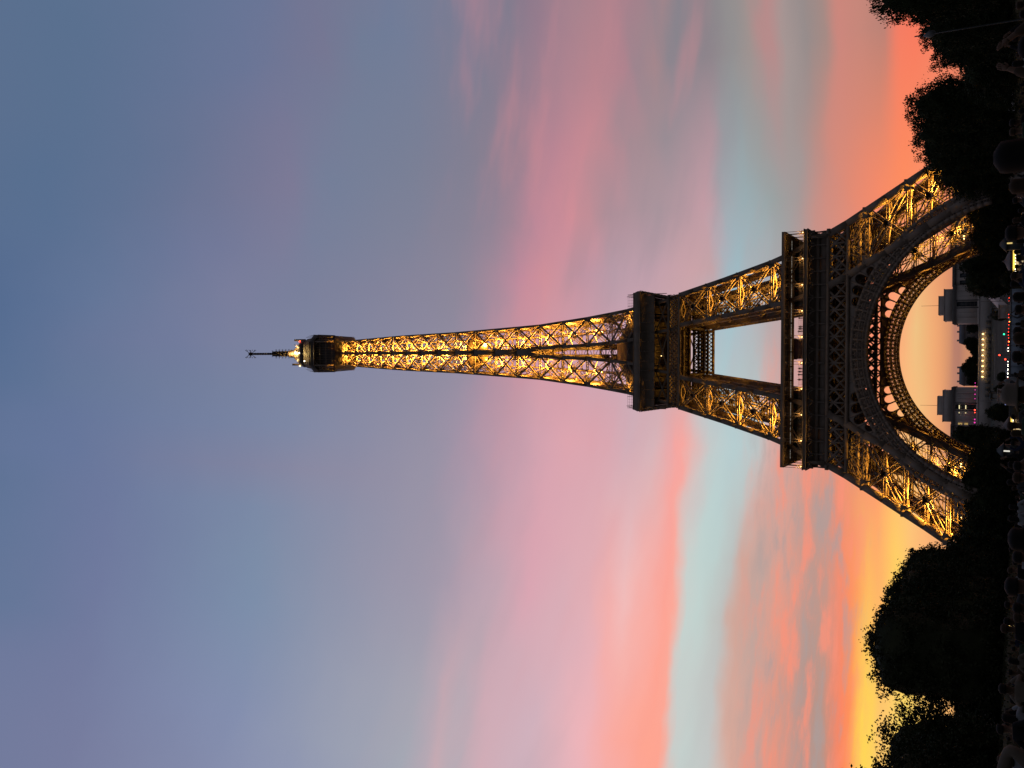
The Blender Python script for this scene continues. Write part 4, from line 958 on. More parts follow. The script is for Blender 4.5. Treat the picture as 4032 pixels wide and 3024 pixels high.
# roofs between the pavilions
def house(name, x, y, w, d, h, z0, label, roof=True):
    r = empty(name, (x, y, z0), 0, label, 'building')
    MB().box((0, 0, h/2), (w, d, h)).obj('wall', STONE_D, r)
    rf = MB(); rf.loft([[(-w/2-.3, -d/2-.3, h), (w/2+.3, -d/2-.3, h), (w/2+.3, d/2, h), (-w/2-.3, d/2, h)], [(-w/2+1.5, -d/2+2, h+4.2), (w/2-1.5, -d/2+2, h+4.2), (w/2-1.5, d/2-2, h+4.2), (-w/2+1.5, d/2-2, h+4.2)]])
    ro = rf.obj('roof', ZINC, r)
    for t in (-.3, .1, .38): MB().box((t*w, 0, h+4.8), (1.6, .9, 2.6)).obj('chimney', STONE, ro)
    for i in range(int(w/4)):
        for j in range(int(h/4)):
            MB().box((-w/2+2.2+i*4, -d/2-.02, 2.2+j*4), (1.3, .2, 2.2)).obj('window', WIN, r)
    return r
house('apartment_building', 20.5, 560, 19, 14, 13.5, 29.4, 'apartment block with zinc roof and chimneys between the pavilions, beside the upper one')
house('apartment_building', -15.5, 560, 18, 14, 13.0, 29.4, 'apartment block with flat topped zinc roof beside the lower palace pavilion')
# ------------------------------------------------------------------ statue on its pylon by the bridge, and kerb-side poles
def statue(x, y, flip, label):
    r = empty('equestrian_statue', (x, y, 4.6), 0, label, 'statue')
    b = MB(); b.box((0, 0, .3), (7.4, 5.4, .6)); b.box((0, 0, 2.6), (5.6, 4.0, 4.2)); b.box((0, 0, 4.85), (6.2, 4.6, .4)); b.obj('plinth', STONE, r)
    h = MB(); q = flip
    h.tube([(q*-1.9, 0, 7.2), (q*-1.2, 0, 7.4), (q*0, 0, 7.3), (q*1.1, 0, 7.5), (q*1.8, 0, 8.3), (q*2.15, 0, 9.0), (q*2.7, 0, 8.9), (q*3.1, 0, 8.5)], [.4, .72, .62, .7, .5, .38, .3, .18], 10)
    for lx, ly, k in ((-1.5, -.35, .3), (-1.3, .35, -.2), (1.1, -.35, -.1), (1.3, .35, .4)):
        h.tube([(q*lx, ly, 7.2), (q*(lx+k), ly, 6.3), (q*(lx+k*.4), ly, 5.6), (q*(lx+k*.4+.1), ly, 5.05)], [.32, .2, .13, .16], 7)
    h.tube([(q*-2.1, 0, 7.4), (q*-2.6, 0, 6.9), (q*-2.7, 0, 6.0)], [.15, .2, .1], 6)
    h.obj('horse', BRONZE, r, True)
    m = MB(); m.tube([(q*.9, -1.1, 5.05), (q*.95, -1.1, 6.0), (q*.9, -1.05, 6.9), (q*.95, -1.05, 7.9), (q*.95, -1.05, 8.2), (q*1.0, -1.05, 8.6)], [.17, .2, .3, .38, .14, .24], 8)
    m.tube([(q*1.1, -1.1, 7.8), (q*1.7, -.8, 7.9), (q*2.3, -.3, 8.5)], [.14, .12, .09], 6); m.obj('groom', BRONZE, r, True)
    return r
statue(18.3, 132, -1, 'bronze horse and groom on stone plinth, in front of the unlit palace pavilion')
statue(-18.3, 132, 1, 'bronze horse and groom on stone plinth, in front of the lit palace pavilion')
def lamp_post(x, y, z0, h, label, lit=False, name='lamp_post'):
    r = empty(name, (x, y, z0), 0, label, 'lamp post')
    MB().lathe((0, 0, 0), [(.22, 0), (.2, .6), (.1, .8), (.08, h)], 8).obj('pole', POLE, r)
    a = MB(); a.tube([(0, 0, h-.1), (.4, 0, h+.5), (1.1, 0, h+.6)], .05, 6); a.obj('arm', POLE, r)
    MB().box((1.3, 0, h+.55), (.8, .3, .18)).obj('lantern', BULBW if lit else POLE, r)
    return r
lamp_post(20.5, 92.5, .02, 15.0, 'tall thin dark lamp post in front of the upper palace pavilion')
lamp_post(-19.4, 92.5, .02, 15.0, 'tall thin dark lamp post in front of the lower palace pavilion')
# traffic lights
def traffic(x, z, m, label, state):
    r = empty('traffic_light', (x, 98.2, 4.6), 0, label, 'traffic light')
    MB().lathe((0, 0, 0), [(.09, 0), (.07, z-4.6)], 8).obj('pole', POLE, r)
    MB().box((0, 0, z-4.6), (.5, .4, 1.5)).obj('housing', IRON_DARK, r)
    MB().ball((0, -.22, z-4.6+state), .34, 8, 6).obj('lens', m, r)
traffic(7.5, 7.0, GREENL, 'green traffic light above the line of cars, nearer the upper palace pavilion', -.1)
traffic(-.9, 8.3, REDL, 'red traffic light standing high above the cars near the middle of the arch', .1)
traffic(-2.6, 6.2, REDL, 'low red traffic light beside white headlights under the arch centre', .1)
# ------------------------------------------------------------------ cars on the road behind the tower
CARM = [mat('car_paint_grey', (.06, .06, .065), .3, .1, 1), mat('car_paint_black', (.02, .02, .022), .25, .1, 1), mat('car_paint_white', (.5, .5, .5), .3, .05, 1)]
def car_meshes():
    b = MB(); L = [(-2.1, .55, .75), (-2.05, .35, .95), (-1.0, .32, 1.0), (.9, .32, .98), (2.0, .35, .85), (2.1, .5, .7)]
    prof = [(-2.1, .3, .75), (-1.9, .25, .95), (-.9, .25, 1.0), (1.0, .25, .98), (1.9, .25, .88), (2.15, .3, .7)]
    b.loft([[(x, -.85, z0), (x, -.88, (z0+z1)/2), (x, -.8, z1), (x, .8, z1), (x, .88, (z0+z1)/2), (x, .85, z0)] for x, z0, z1 in prof])
    b.loft([[(x, -.7, z0), (x, -.6, z1), (x, .6, z1), (x, .7, z0)] for x, z0, z1 in ((-1.75, .95, 1.0), (-1.1, .98, 1.45), (.2, .98, 1.48), (1.0, .96, 1.0))])
    gl = MB(); gl.box((-.45, -.66, 1.2), (1.3, .06, .34)); gl.box((-.45, .66, 1.2), (1.3, .06, .34)); 
    wh = MB()
    wh.loft([[(.32*math.cos(a*math.pi/6), y, .32*math.sin(a*math.pi/6)) for a in range(12)] for y in (-.12, .12)])
    return b, gl, wh
cb1, cg1, cw1 = car_meshes()
body_me = [cb1.mesh('car_body', m, False) for m in CARM]; glass_me = cg1.mesh('side_glass', WIN); wheel_me = cw1.mesh('wheel', IRON_DARK)
hl_me = MB().ball((0, 0, 0), .165, 8, 6).mesh('headlight', glow('headlight', (1, .93, .75), 6)); tl_me = MB().ball((0, 0, 0), .165, 8, 6).mesh('tail_light', glow('tail_light', (1, .05, .02), 4)); fl_me = MB().ball((0, 0, 0), .165, 8, 6).mesh('indicator', glow('indicator', (1, .5, .08), 5))
def car(x, y, away, m, ind=False):
    g = 'cars queueing on the road behind the arch, tail lights showing' if away else 'cars coming over the bridge, headlights on'
    lab = 'dark car with red tail lights glowing on the road behind the arch' if away else 'car with white headlights on, facing us from the bridge road'
    r = empty('car', (x, y, 4.62), math.pi/2 if away else -math.pi/2, lab, 'car', g)
    link('body', body_me[m], r); link('side_glass', glass_me, r)
    for wx in (-1.3, 1.35):
        for wy in (-.8, .8): link('wheel', wheel_me, r, (wx, wy, .32))
    for wy in (-.62, .62):
        link('tail_light' if away else 'headlight', tl_me if away else hl_me, r, (-2.1 if away else 2.1, wy, .78))
    if ind: link('indicator', fl_me, r, (-2.1, -.75, .55)); 
for x, y, m in ((22.4, 116, 0), (15.2, 109, 0), (12.6, 121, 1), (9.6, 114, 0), (7.9, 106, 1), (5.8, 119, 1), (3.9, 110, 0), (-9.8, 114, 1)): car(x, y, True, m, x in (12.6, 3.9))
for x, y, m in ((-4.1, 104, 0), (-6.0, 108, 1), (-7.6, 103, 2), (-9.2, 107, 1), (1.4, 105, 2)): car(x, y, False, m)
# pale hoarding in front of the plaza
hd = empty('security_hoarding', (4, -68, 0), 0, 'low pale glass hoarding standing behind the crowd beneath the arch', 'fence')
pn = MB()
for i in range(12): pn.box((-9.6+i*1.7, 0, 1.6), (1.64, .08, 3.1))
pn.obj('panel', mat('frosted_panel', (.30, .34, .40), .4, .08, .5), hd)
fp = MB()
for i in range(13): fp.box((-10.45+i*1.7, .06, 1.6), (.06, .1, 3.2))
fp.box((-.25, .06, 3.2), (20.5, .1, .08)); fp.box((-.25, .06, .06), (20.5, .1, .08)); fp.obj('frame', POLE, hd)
# ------------------------------------------------------------------ carousels
def carousel(x, y, z0, R, label, redtop):
    r = empty('carousel', (x, y, z0), 0, label, 'carousel')
    MB().lathe((0, 0, 0), [(R*1.02, 0), (R*1.02, .35)], 24).obj('platform', IRON_DARK, r)
    c = MB(); c.lathe((0, 0, 0), [(R*1.08, 3.0), (R*1.1, 3.5), (R*.9, 3.9), (R*.55, 4.5), (R*.2, 5.0), (.25, 5.4), (.1, 5.9)], 24); c.obj('canopy', mat('striped_canopy' , (.16, .12, .1), .7, .2, .4), r)
    rim = MB(); rim.lathe((0, 0, 0), [(R*1.09, 2.5), (R*1.11, 3.0)], 24, False); ro = rim.obj('lit_rim', glow('rim_glow', (1, .62, .1), 1.6), r)
    b_ = MB()
    for i in range(30):
        a = 2*math.pi*i/30; b_.ball((R*1.12*math.cos(a), R*1.12*math.sin(a), 2.4), .1, 6, 4)
    b_.obj('rim_bulb', BULBW, r)
    pm = MB(); pm.lathe((0, 0, 0), [(R*.3, .35), (R*.3, 3.0)], 12); pm.obj('drum', glow('drum_glow', (1, .8, .45), .5), r)  # drum glows by itself, in place of lamplight falling on it
    hp = MB().bar((0, 0, .35), (0, 0, 3.0), (0, 1, 0), .08)
    hp.tube([(-.6, 0, 1.3), (-.1, 0, 1.35), (.4, 0, 1.4), (.7, 0, 1.8), (.95, 0, 1.7)], [.2, .26, .24, .15, .1], 7)
    for lx in (-.45, .4):
        for ly in (-.13, .13): hp.tube([(lx, ly, 1.3), (lx+.15, ly, .95), (lx-.05, ly, .65)], [.1, .07, .05], 5)
    hm = hp.mesh('wooden_horse', mat('painted_horse', (.55, .5, .42), .5, .1, 1) if 'painted_horse' not in bpy.data.materials else bpy.data.materials['painted_horse'])
    for i in range(10):
        a = 2*math.pi*i/10; link('wooden_horse', hm, r, (R*.8*math.cos(a), R*.8*math.sin(a), 0), a+math.pi/2)
    lamp('canopy_light', (x*0, 0, 2.6), 500, r, (1, .75, .35), .3)
    return r
carousel(35.4, 84, .02, 4.2, 'lit carousel with domed canopy and yellow rim, towards the upper edge of the photo', False)
carousel(-29.4, 84, .02, 3.6, 'lit carousel with yellow rim beside round dark tree, towards the lower edge of the photo', True)
for o in bpy.data.objects:
    if o.name.startswith('carousel'): o.scale = (1.15, 1.15, 1.32)
# kiosks under the trees
def kiosk(x, y, lab, col, w, hh):
    r = empty('kiosk', (x, y, .02), 0, lab, 'kiosk')
    MB().box((0, 0, 2.3), (w, 2.4, 4.6)).obj('wall', POLE, r)
    MB().loft([[(-w/2-.4, -1.6, 4.6), (w/2+.4, -1.6, 4.6), (w/2+.4, 1.6, 4.6), (-w/2-.4, 1.6, 4.6)], [(-.3, -.2, 6.2), (.3, -.2, 6.2), (.3, .2, 6.2), (-.3, .2, 6.2)]]).obj('roof', ZINC, r)
    MB().box((0, -1.27, 3.9), (.34, .12, hh)).obj('sign_tube', glow('kiosk_light_'+str(round(col[2]*100)), col, .8), r)
kiosk(26.6, -52, 'small kiosk with warm yellow lamp under the trees near upper photo edge', (1, .72, .25), 3.2, 1.2)
kiosk(-26.4, -52, 'small kiosk with cool white light tube under the trees near lower photo edge', (1, .97, .85), 3.2, 1.4)
# ------------------------------------------------------------------ trees
def leaf_tree(seed, a, b, zb, zt, p, n, leaf, core, lump=.12, ragged=.05, m=LEAF):
    rng = np.random.default_rng(seed)
    c = (zt-zb)/2; zc = (zt+zb)/2
    ph = rng.uniform(0, 6.28, (8,)); fq = rng.uniform(1.5, 5.0, (8, 3))
    def rad(d):
        r = (np.abs(d[:, 0]/a)**p+np.abs(d[:, 1]/b)**p+np.abs(d[:, 2]/c)**p)**(-1/p)
        w = sum(np.sin(d@fq[i]*1.6+ph[i]) for i in range(8))/8
        return r*(1+lump*w*1.8)
    def dirs(k):
        d = rng.normal(size=(k, 3)); return d/np.linalg.norm(d, axis=1, keepdims=True)
    # leaf clusters through the outer shell, twigs poking out beyond it
    K = 520; d = dirs(K); cen = d*(rad(d)*rng.uniform(.80, 1.0+ragged, K)**.7)[:, None]
    ci = rng.integers(0, K, n); sp = rng.uniform(.3, .7, K)
    pos = cen[ci]+rng.normal(size=(n, 3))*sp[ci][:, None]*np.array([1, 1, .8])
    k2 = n//5; d2 = dirs(k2); inn = d2*(rad(d2)*rng.uniform(.55, .95, k2))[:, None]
    pos = np.concatenate([pos, inn]); N_ = len(pos)
    sz = leaf*rng.uniform(.6, 1.35, N_)
    u = rng.normal(size=(N_, 3)); u /= np.linalg.norm(u, axis=1, keepdims=True)
    v = np.cross(u, rng.normal(size=(N_, 3))); v /= np.linalg.norm(v, axis=1, keepdims=True)
    nn = np.cross(u, v)
    q = np.stack([pos-u*sz[:, None]*.55, pos+v*sz[:, None]*.38+nn*sz[:, None]*.1, pos+u*sz[:, None]*.6, pos-v*sz[:, None]*.38+nn*sz[:, None]*.1], 1).reshape(-1, 3)
    q[:, 2] += zc
    mb = MB()
    # dense inner mass, itself uneven, hidden under the leaves
    nu, nv = 22, 14; th = np.linspace(0, 2*np.pi, nu, endpoint=False); fi = np.linspace(.12, np.pi-.12, nv)
    D = np.stack([np.outer(np.sin(fi), np.cos(th)).ravel(), np.outer(np.sin(fi), np.sin(th)).ravel(), np.repeat(np.cos(fi), nu)], 1)
    Pc = D*(rad(D)*core*rng.uniform(.9, 1.06, len(D)))[:, None]; Pc[:, 2] += zc
    mb.loft([[tuple(Pc[j*nu+i]) for i in range(nu)] for j in range(nv)])
    k = mb.nv; mb.v.extend(map(tuple, q)); mb.nv += len(q)
    mb.f.extend((k+4*i, k+4*i+1, k+4*i+2, k+4*i+3) for i in range(N_))
    crown = mb.mesh('crown', m)
    tb = MB(); r0 = .32
    tb.tube([(0, 0, -.1), (.05, .02, zb*.5), (0, .05, zb+1), (.1, 0, zc)], [r0*1.4, r0, r0*.85, r0*.5], 8)
    for i in range(6):
        t = rng.uniform(0, 6.28); e = rng.uniform(.45, .7)
        tb.tube([(0, 0, zb+.3+i*.5), (a*.3*math.cos(t), b*.3*math.sin(t), zb+1.6+i*.8), (a*e*math.cos(t), b*e*math.sin(t), zc+rng.uniform(-1, 2.5))], [r0*.6, r0*.35, r0*.14], 6)
    return crown, tb.mesh('trunk', BARK)
BOX = [leaf_tree(10+i, 6.4, 6.0, 2.6, 20.0, 5.0, 19000, .36, .90, .06, .05, LEAF if i % 2 else LEAF2) for i in range(4)]
LOOSE = [leaf_tree(30+i, 5.6, 5.6, 2.2, 20.0, 2.6, 16000, .37, .80, .26, .10, LEAF) for i in range(4)]
ROUND = [leaf_tree(50+i, 5.4, 5.4, 1.6, 20.0, 2.5, 9000, .55, .88, .14, .05, LEAF) for i in range(3)]
def tree(kind, i, x, y, h, hw, label, group=None, z0=0.0):
    cr, tk = kind[i % len(kind)]
    r = empty('tree', (x, y, z0), (i*1.7 if kind is not BOX else (i % 2)*math.pi), label, 'tree', group)
    s = h/20.0; w = hw/6.0; r.scale = (w, w, s)
    link('crown', cr, r); link('trunk', tk, r); return r
ORD = ['first', 'second', 'third', 'fourth', 'fifth', 'sixth', 'seventh', 'eighth', 'ninth', 'tenth', 'eleventh', 'twelfth']
for i, (y, h, hw) in enumerate([(-102, 22.6, 6.2), (-115, 21.4, 6.6), (-129, 21.9, 6.8), (-143, 22.3, 7.0), (-156.5, 22.0, 6.6)]):
    tree(BOX, i, -50.5, y, h, hw, 'dark clipped tree, %s from the tower in the row at the lower photo edge' % ORD[i], 'clipped trees in the lower row')
for i, (x, y, h, hw) in enumerate([(-49, -203.6, 14.8, 5.2), (-49, -213.4, 14.2, 5.0), (-48.5, -224, 16.6, 5.4)]):
    tree(LOOSE, i, x, y, h, hw, 'loose ragged tree in front of the yellow glow, %s past the bright gap' % ORD[i], 'ragged trees past the gap')
for i, (x, y, h, hw) in enumerate([(44, -187, 18.8, 3.3), (44, -174, 14.4, 3.4), (44, -165, 14.0, 3.6), (45, -148, 10.5, 5.0), (44, -130, 20.2, 4.6), (44, -112, 21.2, 5.0), (44, -88, 21.6, 5.4), (44, -60, 20.4, 5.4)]):
    tree(LOOSE, i+1, x, y, h, hw, 'ragged dark tree against orange sky, %s from the photo corner in the upper row' % ORD[i], 'trees in the upper row')
lowl = [(-49, -87, 15.5, 6.2), (-46, -72, 14.0, 6.4), (-41, -60, 12.6, 5.8), (-36, -50, 14.2, 5.6), (-30.5, -42, 13.4, 5.0)]
for i, (x, y, h, hw) in enumerate(lowl):
    tree(ROUND, i, x, y, h, hw, 'low dark tree before the tower leg, %s in the clump nearer the lower photo edge' % ORD[i], 'low trees before the lower tower leg')
lowr = [(50, -78, 16.0, 6.2), (47, -62, 14.6, 6.4), (42, -50, 12.6, 6.0), (37, -40, 14.4, 5.6), (31, -33, 13.6, 5.2)]
for i, (x, y, h, hw) in enumerate(lowr):
    tree(ROUND, i+1, x, y, h, hw, 'low dark tree before the tower leg, %s in the clump nearer the upper photo edge' % ORD[i], 'low trees before the upper tower leg')
tree(ROUND, 0, 33.5, 165, 24.0, 6.8, 'round dark tree hiding the wing of the unlit palace pavilion')
tree(ROUND, 1, 43.5, 168, 27.0, 7.0, 'tall dark tree hiding the far end of the unlit palace wing')
tree(ROUND, 2, -27.5, 165, 14.5, 4.2, 'small round dark tree just above the carousel with the yellow rim')
tree(ROUND, 0, -41.5, 168, 29.0, 7.4, 'tall dark tree covering the end of the lit palace wing')
tree(ROUND, 1, -33.5, 62, 10.0, 5.0, 'dark rounded tree standing between the carousel and the lower tower leg')
tree(ROUND, 2, 27, 70, 8.0, 3.4, 'dark little tree standing beside the carousel under the unlit pavilion')
for i, (x, h, hw) in enumerate([(23.5, 10.2, 3.2), (12.6, 12.4, 3.8), (8.6, 10.2, 3.6), (4.6, 7.6, 3.2), (.6, 5.6, 3.0), (-3.4, 10.6, 3.8), (-8.2, 13.6, 4.2), (-13.5, 11.5, 3.8), (-19.6, 9.5, 3.6)]):
    tree(ROUND, i, x, 515+(i % 2)*6, h, hw, 'dark tree on the ridge between the palace pavilions, %s from the unlit one' % ORD[i], 'trees on the ridge between the pavilions', 29.4)
for i, (x, h, hw) in enumerate([(25.5, 11, 3.2), (-13.4, 7.6, 3.2), (-21, 9, 3.0)]):
    tree(ROUND, i, x, 330, h, hw, 'dark shrubby tree on the garden slope below the %s' % ('unlit palace pavilion', 'row of nine wall lamps', 'lit palace pavilion')[i], None, 6.0)
# second row behind, closing the avenue
for s in (-1, 1):
    for i in range(9):
        tree(ROUND, i, s*66, -215+i*17, (11.0 if s < 0 else 10.0), 7.6, 'dark tree of the back row hidden in shade behind the %s avenue row' % ('lower' if s < 0 else 'upper'), 'back row trees behind the %s row' % ('lower' if s < 0 else 'upper'))
for s in (-1, 1):
    hb = MB(); rng = random.Random(5+s)
    ring = []
    for i in range(91):
        y = -300+i*2.4; h = 2.5+rng.uniform(-.15, .15); w = .8+rng.uniform(-.12, .12)
        ring.append([(s*43-w, y, 0), (s*43-w*1.05, y, h*.6), (s*43-w*.7, y, h), (s*43+w*.7, y, h), (s*43+w*1.05, y, h*.6), (s*43+w, y, 0)])
    hb.loft(ring)
    for i in range(9000):
        y = rng.uniform(-300, -84); t = rng.uniform(-1, 1); x = s*43+t*.95; z = rng.uniform(.3, 2.6) if abs(t) > .7 else 2.5+rng.uniform(-.1, .2)
        a = rng.uniform(0, 3.1); d = .13; hb.poly([(x-d*math.cos(a), y-d*math.sin(a), z), (x, y, z+d), (x+d*math.cos(a), y+d*math.sin(a), z), (x, y, z-d)], [(0, 1, 2, 3)])
    o = hb.obj('hedge', LEAF2); setp(o, 'long clipped hedge under the trees on the %s side of the lawn' % ('lower photo' if s < 0 else 'upper photo'), 'hedge')
# ------------------------------------------------------------------ old street lamp among the upper trees
r = empty('street_lamp', (38, -189.2, 0), 1.2, 'old unlit street lamp with two lanterns and scrolled top, among the upper trees', 'street lamp')
MB().lathe((0, 0, 0), [(.28, 0), (.3, .5), (.16, .9), (.12, 1.2), (.09, 7), (.07, 12.6)], 10).obj('pole', POLE, r)
sc_ = MB()
for s in (-1, 1):
    sc_.tube([(0, 0, 12.2), (s*.4, 0, 12.9), (s*.9, 0, 13.2), (s*1.2, 0, 12.9), (s*1.15, 0, 12.5)], .05, 6)
    sc_.tube([(s*.05, 0, 12.4), (s*.1, 0, 13.2), (s*.35, 0, 13.6), (s*.6, 0, 13.45), (s*.6, 0, 13.15)], .05, 6)
sc_.obj('scroll_bracket', POLE, r)
for s in (-1, 1):
    MB().lathe((s*1.15, 0, 11.2), [(.12, 0), (.34, .25), (.4, .6), (.3, .95), (.08, 1.3)], 10).obj('lantern', mat('frosted_glass_%d' % s, (.2, .2, .21), .3, .1, 2), r)
# ------------------------------------------------------------------ the crowd
def skin_mesh(name, V, E, RAD, m, sub=1):
    me = bpy.data.meshes.new('tmp'); me.from_pydata(V, E, []); o = bpy.data.objects.new('tmp', me); COL.objects.link(o)
    o.modifiers.new('s', 'SKIN'); su = o.modifiers.new('u', 'SUBSURF'); su.levels = sub; su.render_levels = sub
    for i, rr in enumerate(RAD):
        sv = me.skin_vertices[0].data[i]; sv.radius = rr if isinstance(rr, tuple) else (rr, rr); sv.use_root = (i == 0)
    dg = bpy.context.evaluated_depsgraph_get(); dg.update()
    out = bpy.data.meshes.new_from_object(o.evaluated_get(dg)); out.name = name
    bpy.data.objects.remove(o); bpy.data.meshes.remove(me)
    out.materials.clear(); out.materials.append(m)
    for pl in out.polygons: pl.use_smooth = True
    return out
SKIN = [mat('skin_tan', (.17, .10, .07), .75, .08, 4), mat('skin_brown', (.08, .048, .03), .75, .08, 4)]
HAIRM = [mat('black_hair', (.012, .01, .009), .8, .2, 8), mat('brown_hair', (.05, .03, .018), .8, .2, 8), mat('blond_hair', (.18, .12, .06), .8, .2, 8)]
CL = {k: mat('cloth_'+k, c, .9, .15, 3) for k, c in dict(black=(.012, .012, .014), navy=(.02, .024, .05), grey=(.055, .055, .06), white=(.24, .24, .25), red=(.13, .006, .01), blue=(.10, .14, .22), beige=(.14, .11, .085), green=(.04, .06, .04), brown=(.07, .045, .03)).items()}
POSES = {'stand': [(.25, -.02, 1.13), (.26, .08, .89)], 'photo': [(.31, .20, 1.36), (.10, .34, 1.58)], 'arms_up': [(.30, .06, 1.60), (.17, .14, 1.84)], 'hip': [(.40, -.06, 1.17), (.24, .04, .98)], 'over_head': [(.40, .02, 1.72), (.02, .08, 1.80)]}
def person_meshes(pose):
    el_, wr = POSES[pose]; arm_up = wr[2] > 1.3
    V = [(0, 0, .96), (0, -.01, 1.16), (0, 0, 1.36), (0, -.01, 1.47), (0, .015, 1.56), (0, .03, 1.64), (0, .015, 1.71), (0, .135, 1.615)]
    E = [(0, 1), (1, 2), (2, 3), (3, 4), (4, 5), (5, 6), (5, 7)]
    R = [(.16, .12), (.14, .11), (.17, .115), (.06, .06), (.065, .07), (.082, .1), (.06, .075), .014]
    for s in (-1, 1):
        k = len(V); V += [(s*.175, -.01, 1.41), (s*el_[0], el_[1], el_[2]), (s*wr[0], wr[1], wr[2])]; E += [(2, k), (k, k+1), (k+1, k+2)]; R += [.062, .045, .032]
        d = (Vector(wr)-Vector(el_)).normalized(); d = Vector((d.x*s, d.y, d.z)); w0 = Vector((s*wr[0], wr[1], wr[2]))
        side = Vector((1, 0, 0)) if abs(d.x) < .6 else Vector((0, 0, 1))
        pal = w0+d*.07; V.append(tuple(pal)); E.append((k+2, k+3)); R.append((.034, .02)); kp_ = k+3
        for f, (off, ln) in enumerate(((-.03, .07), (-.01, .085), (.01, .08), (.03, .062))):
            a = pal+side*off+d*.035; b_ = a+d*ln*.55; c_ = b_+(d*.7+Vector((0, .5, -.2)))*ln*.45
            q = len(V); V += [tuple(a), tuple(b_), tuple(c_)]; E += [(kp_, q), (q, q+1), (q+1, q+2)]; R += [.010, .009, .007]
        q = len(V); t0 = w0+d*.03-side*.035*s; V += [tuple(t0), tuple(t0+d*.05-side*.02*s)]; E += [(kp_, q), (q, q+1)]; R += [.012, .009]
        k = len(V); V += [(s*.095, 0, .90), (s*.11, .02, .50), (s*.115, -.03, .09), (s*.125, .13, .045)]; E += [(0, k), (k, k+1), (k+1, k+2), (k+2, k+3)]; R += [.09, .062, .042, .036]
        k = len(V); V.append((s*.088, .02, 1.63)); E.append((5, k)); R.append(.018)
    body = skin_mesh('person_body', V, E, R, SKIN[0])
    V = [(0, 0, .93), (0, -.01, 1.16), (0, 0, 1.36), (0, -.01, 1.46)]; E = [(0, 1), (1, 2), (2, 3)]; R = [(.185, .145), (.165, .135), (.19, .14), (.085, .085)]
    for s in (-1, 1):
        k = len(V); V += [(s*.18, -.01, 1.41), (s*el_[0], el_[1], el_[2]), (s*(wr[0]*.9+el_[0]*.1), wr[1]*.9+el_[1]*.1, wr[2]*.9+el_[2]*.1)]; E += [(2, k), (k, k+1), (k+1, k+2)]; R += [.08, .062, .05]
    top = skin_mesh('jacket', V, E, R, CL['black'])
    V = [(0, 0, .98), (0, 0, .92)]; E = [(0, 1)]; R = [(.175, .135), (.17, .14)]
    for s in (-1, 1):
        k = len(V); V += [(s*.1, 0, .84), (s*.11, .02, .50), (s*.115, -.03, .12)]; E += [(1, k), (k, k+1), (k+1, k+2)]; R += [.105, .08, .065]
    leg_ = skin_mesh('trousers', V, E, R, CL['navy'])
    return body, top, leg_
PM = {k: person_meshes(k) for k in POSES}
def hair_mesh(long):
    mb = MB(); rings = []
    for i in range(9):
        f = i/8; z = 1.785-(.14 if not long else .34)*f; w = .112*math.sin(min(1.0, .22+f*(2.2 if not long else 4.6))*math.pi/2)*(1.0 if not long or f < .6 else 1.0-.35*(f-.6))
        rings.append([(w*math.cos(a*math.pi/7), .012-.012*f*3*(1 if long else .6)+w*1.18*math.sin(a*math.pi/7)*(1 if math.sin(a*math.pi/7) < 0 else max(.25, 1-f*1.1)), z) for a in range(14)])
    mb.loft(rings); return mb.mesh('hair', HAIRM[0], True)
HM = [hair_mesh(False), hair_mesh(True)]
def hat_mesh():
    mb = MB(); mb.lathe((0, .01, 1.66), [(.16, .02), (.17, .03), (.112, .05), (.108, .12), (.06, .165)], 16); return mb.mesh('hat', CL['beige'], True)
HAT = hat_mesh()
def setmat(o, m):
    o.material_slots[0].link = 'OBJECT'; o.material_slots[0].material = m; return o
def person(x, y, h, pose, top, trs, hair, long, skin, label, group=None, rz=0.0, hat=False):
    r = empty('person', (x, y, 0), rz, label, 'person', group); s = h/1.775; r.scale = (s, s, s)
    b, t, l = PM[pose]
    setmat(link('body', b, r), SKIN[skin]); setmat(link('jacket', t, r), CL[top]); setmat(link('trousers', l, r), CL[trs])
    if hair is not None: setmat(link('hair', HM[1 if long else 0], r), HAIRM[hair])
    if hat: link('hat', HAT, r)
    return r
def at(px, py, d):
    """ground point seen in the direction of the pixel, d metres away; also the height of the sight line"""
    v = Fv + U2*((2016-px)/3543.515) + R2*((1512-py)/3543.515); k = d/math.hypot(v.x, v.y)
    return CAMPOS[0]+v.x*k, CAMPOS[1]+v.y*k, CAMPOS[2]+v.z*k
def one(px, py, d, pose='stand', top='black', trs='navy', hair=0, long=False, skin=0, label=None, group=None, rz=0.0, hat=False):
    x, y, z = at(px, py, d); f = {'photo': 1.775, 'stand': 1.775, 'hip': 1.775, 'arms_up': 2.02, 'over_head': 1.83}[pose]
    person(x, y, min(1.9, z*1.775/f), pose, top, trs, hair, long, skin, label, group, rz, hat)
one(3918, 622, 6.4, 'stand', 'black', 'navy', 0, True, 1, 'person with big dark head of hair in black, closest to us, below upper tower leg')
one(3966, 1553, 8.8, 'stand', 'brown', 'navy', None, False, 1, 'person in brimmed pale hat in front of the lit carousel with yellow rim', hat=True)
one(3906, 205, 9.5, 'arms_up', 'brown', 'black', 0, False, 0, 'person raising both bare brown arms high in the corner below the upper trees')
one(3914, 3120, 8.0, 'over_head', 'beige', 'navy', 0, False, 0, 'person in beige top with bent arms raised overhead in the lower corner of the photo')
one(3958, 2306, 11, 'hip', 'red', 'navy', 0, False, 0, 'person in dark red top with hand on hip below the clipped trees')
one(3990, 1332, 16, 'stand', 'brown', 'black', 1, True, 0, 'person with long brown hair in front of the pale hoarding')
one(3990, 1308, 19, 'stand', 'blue', 'navy', 0, False, 0, 'person in pale blue shirt in front of the pale hoarding')
one(3985, 1405, 17, 'photo', 'black', 'navy', 0, False, 1, 'person in black holding up a phone at the edge of the pale hoarding')
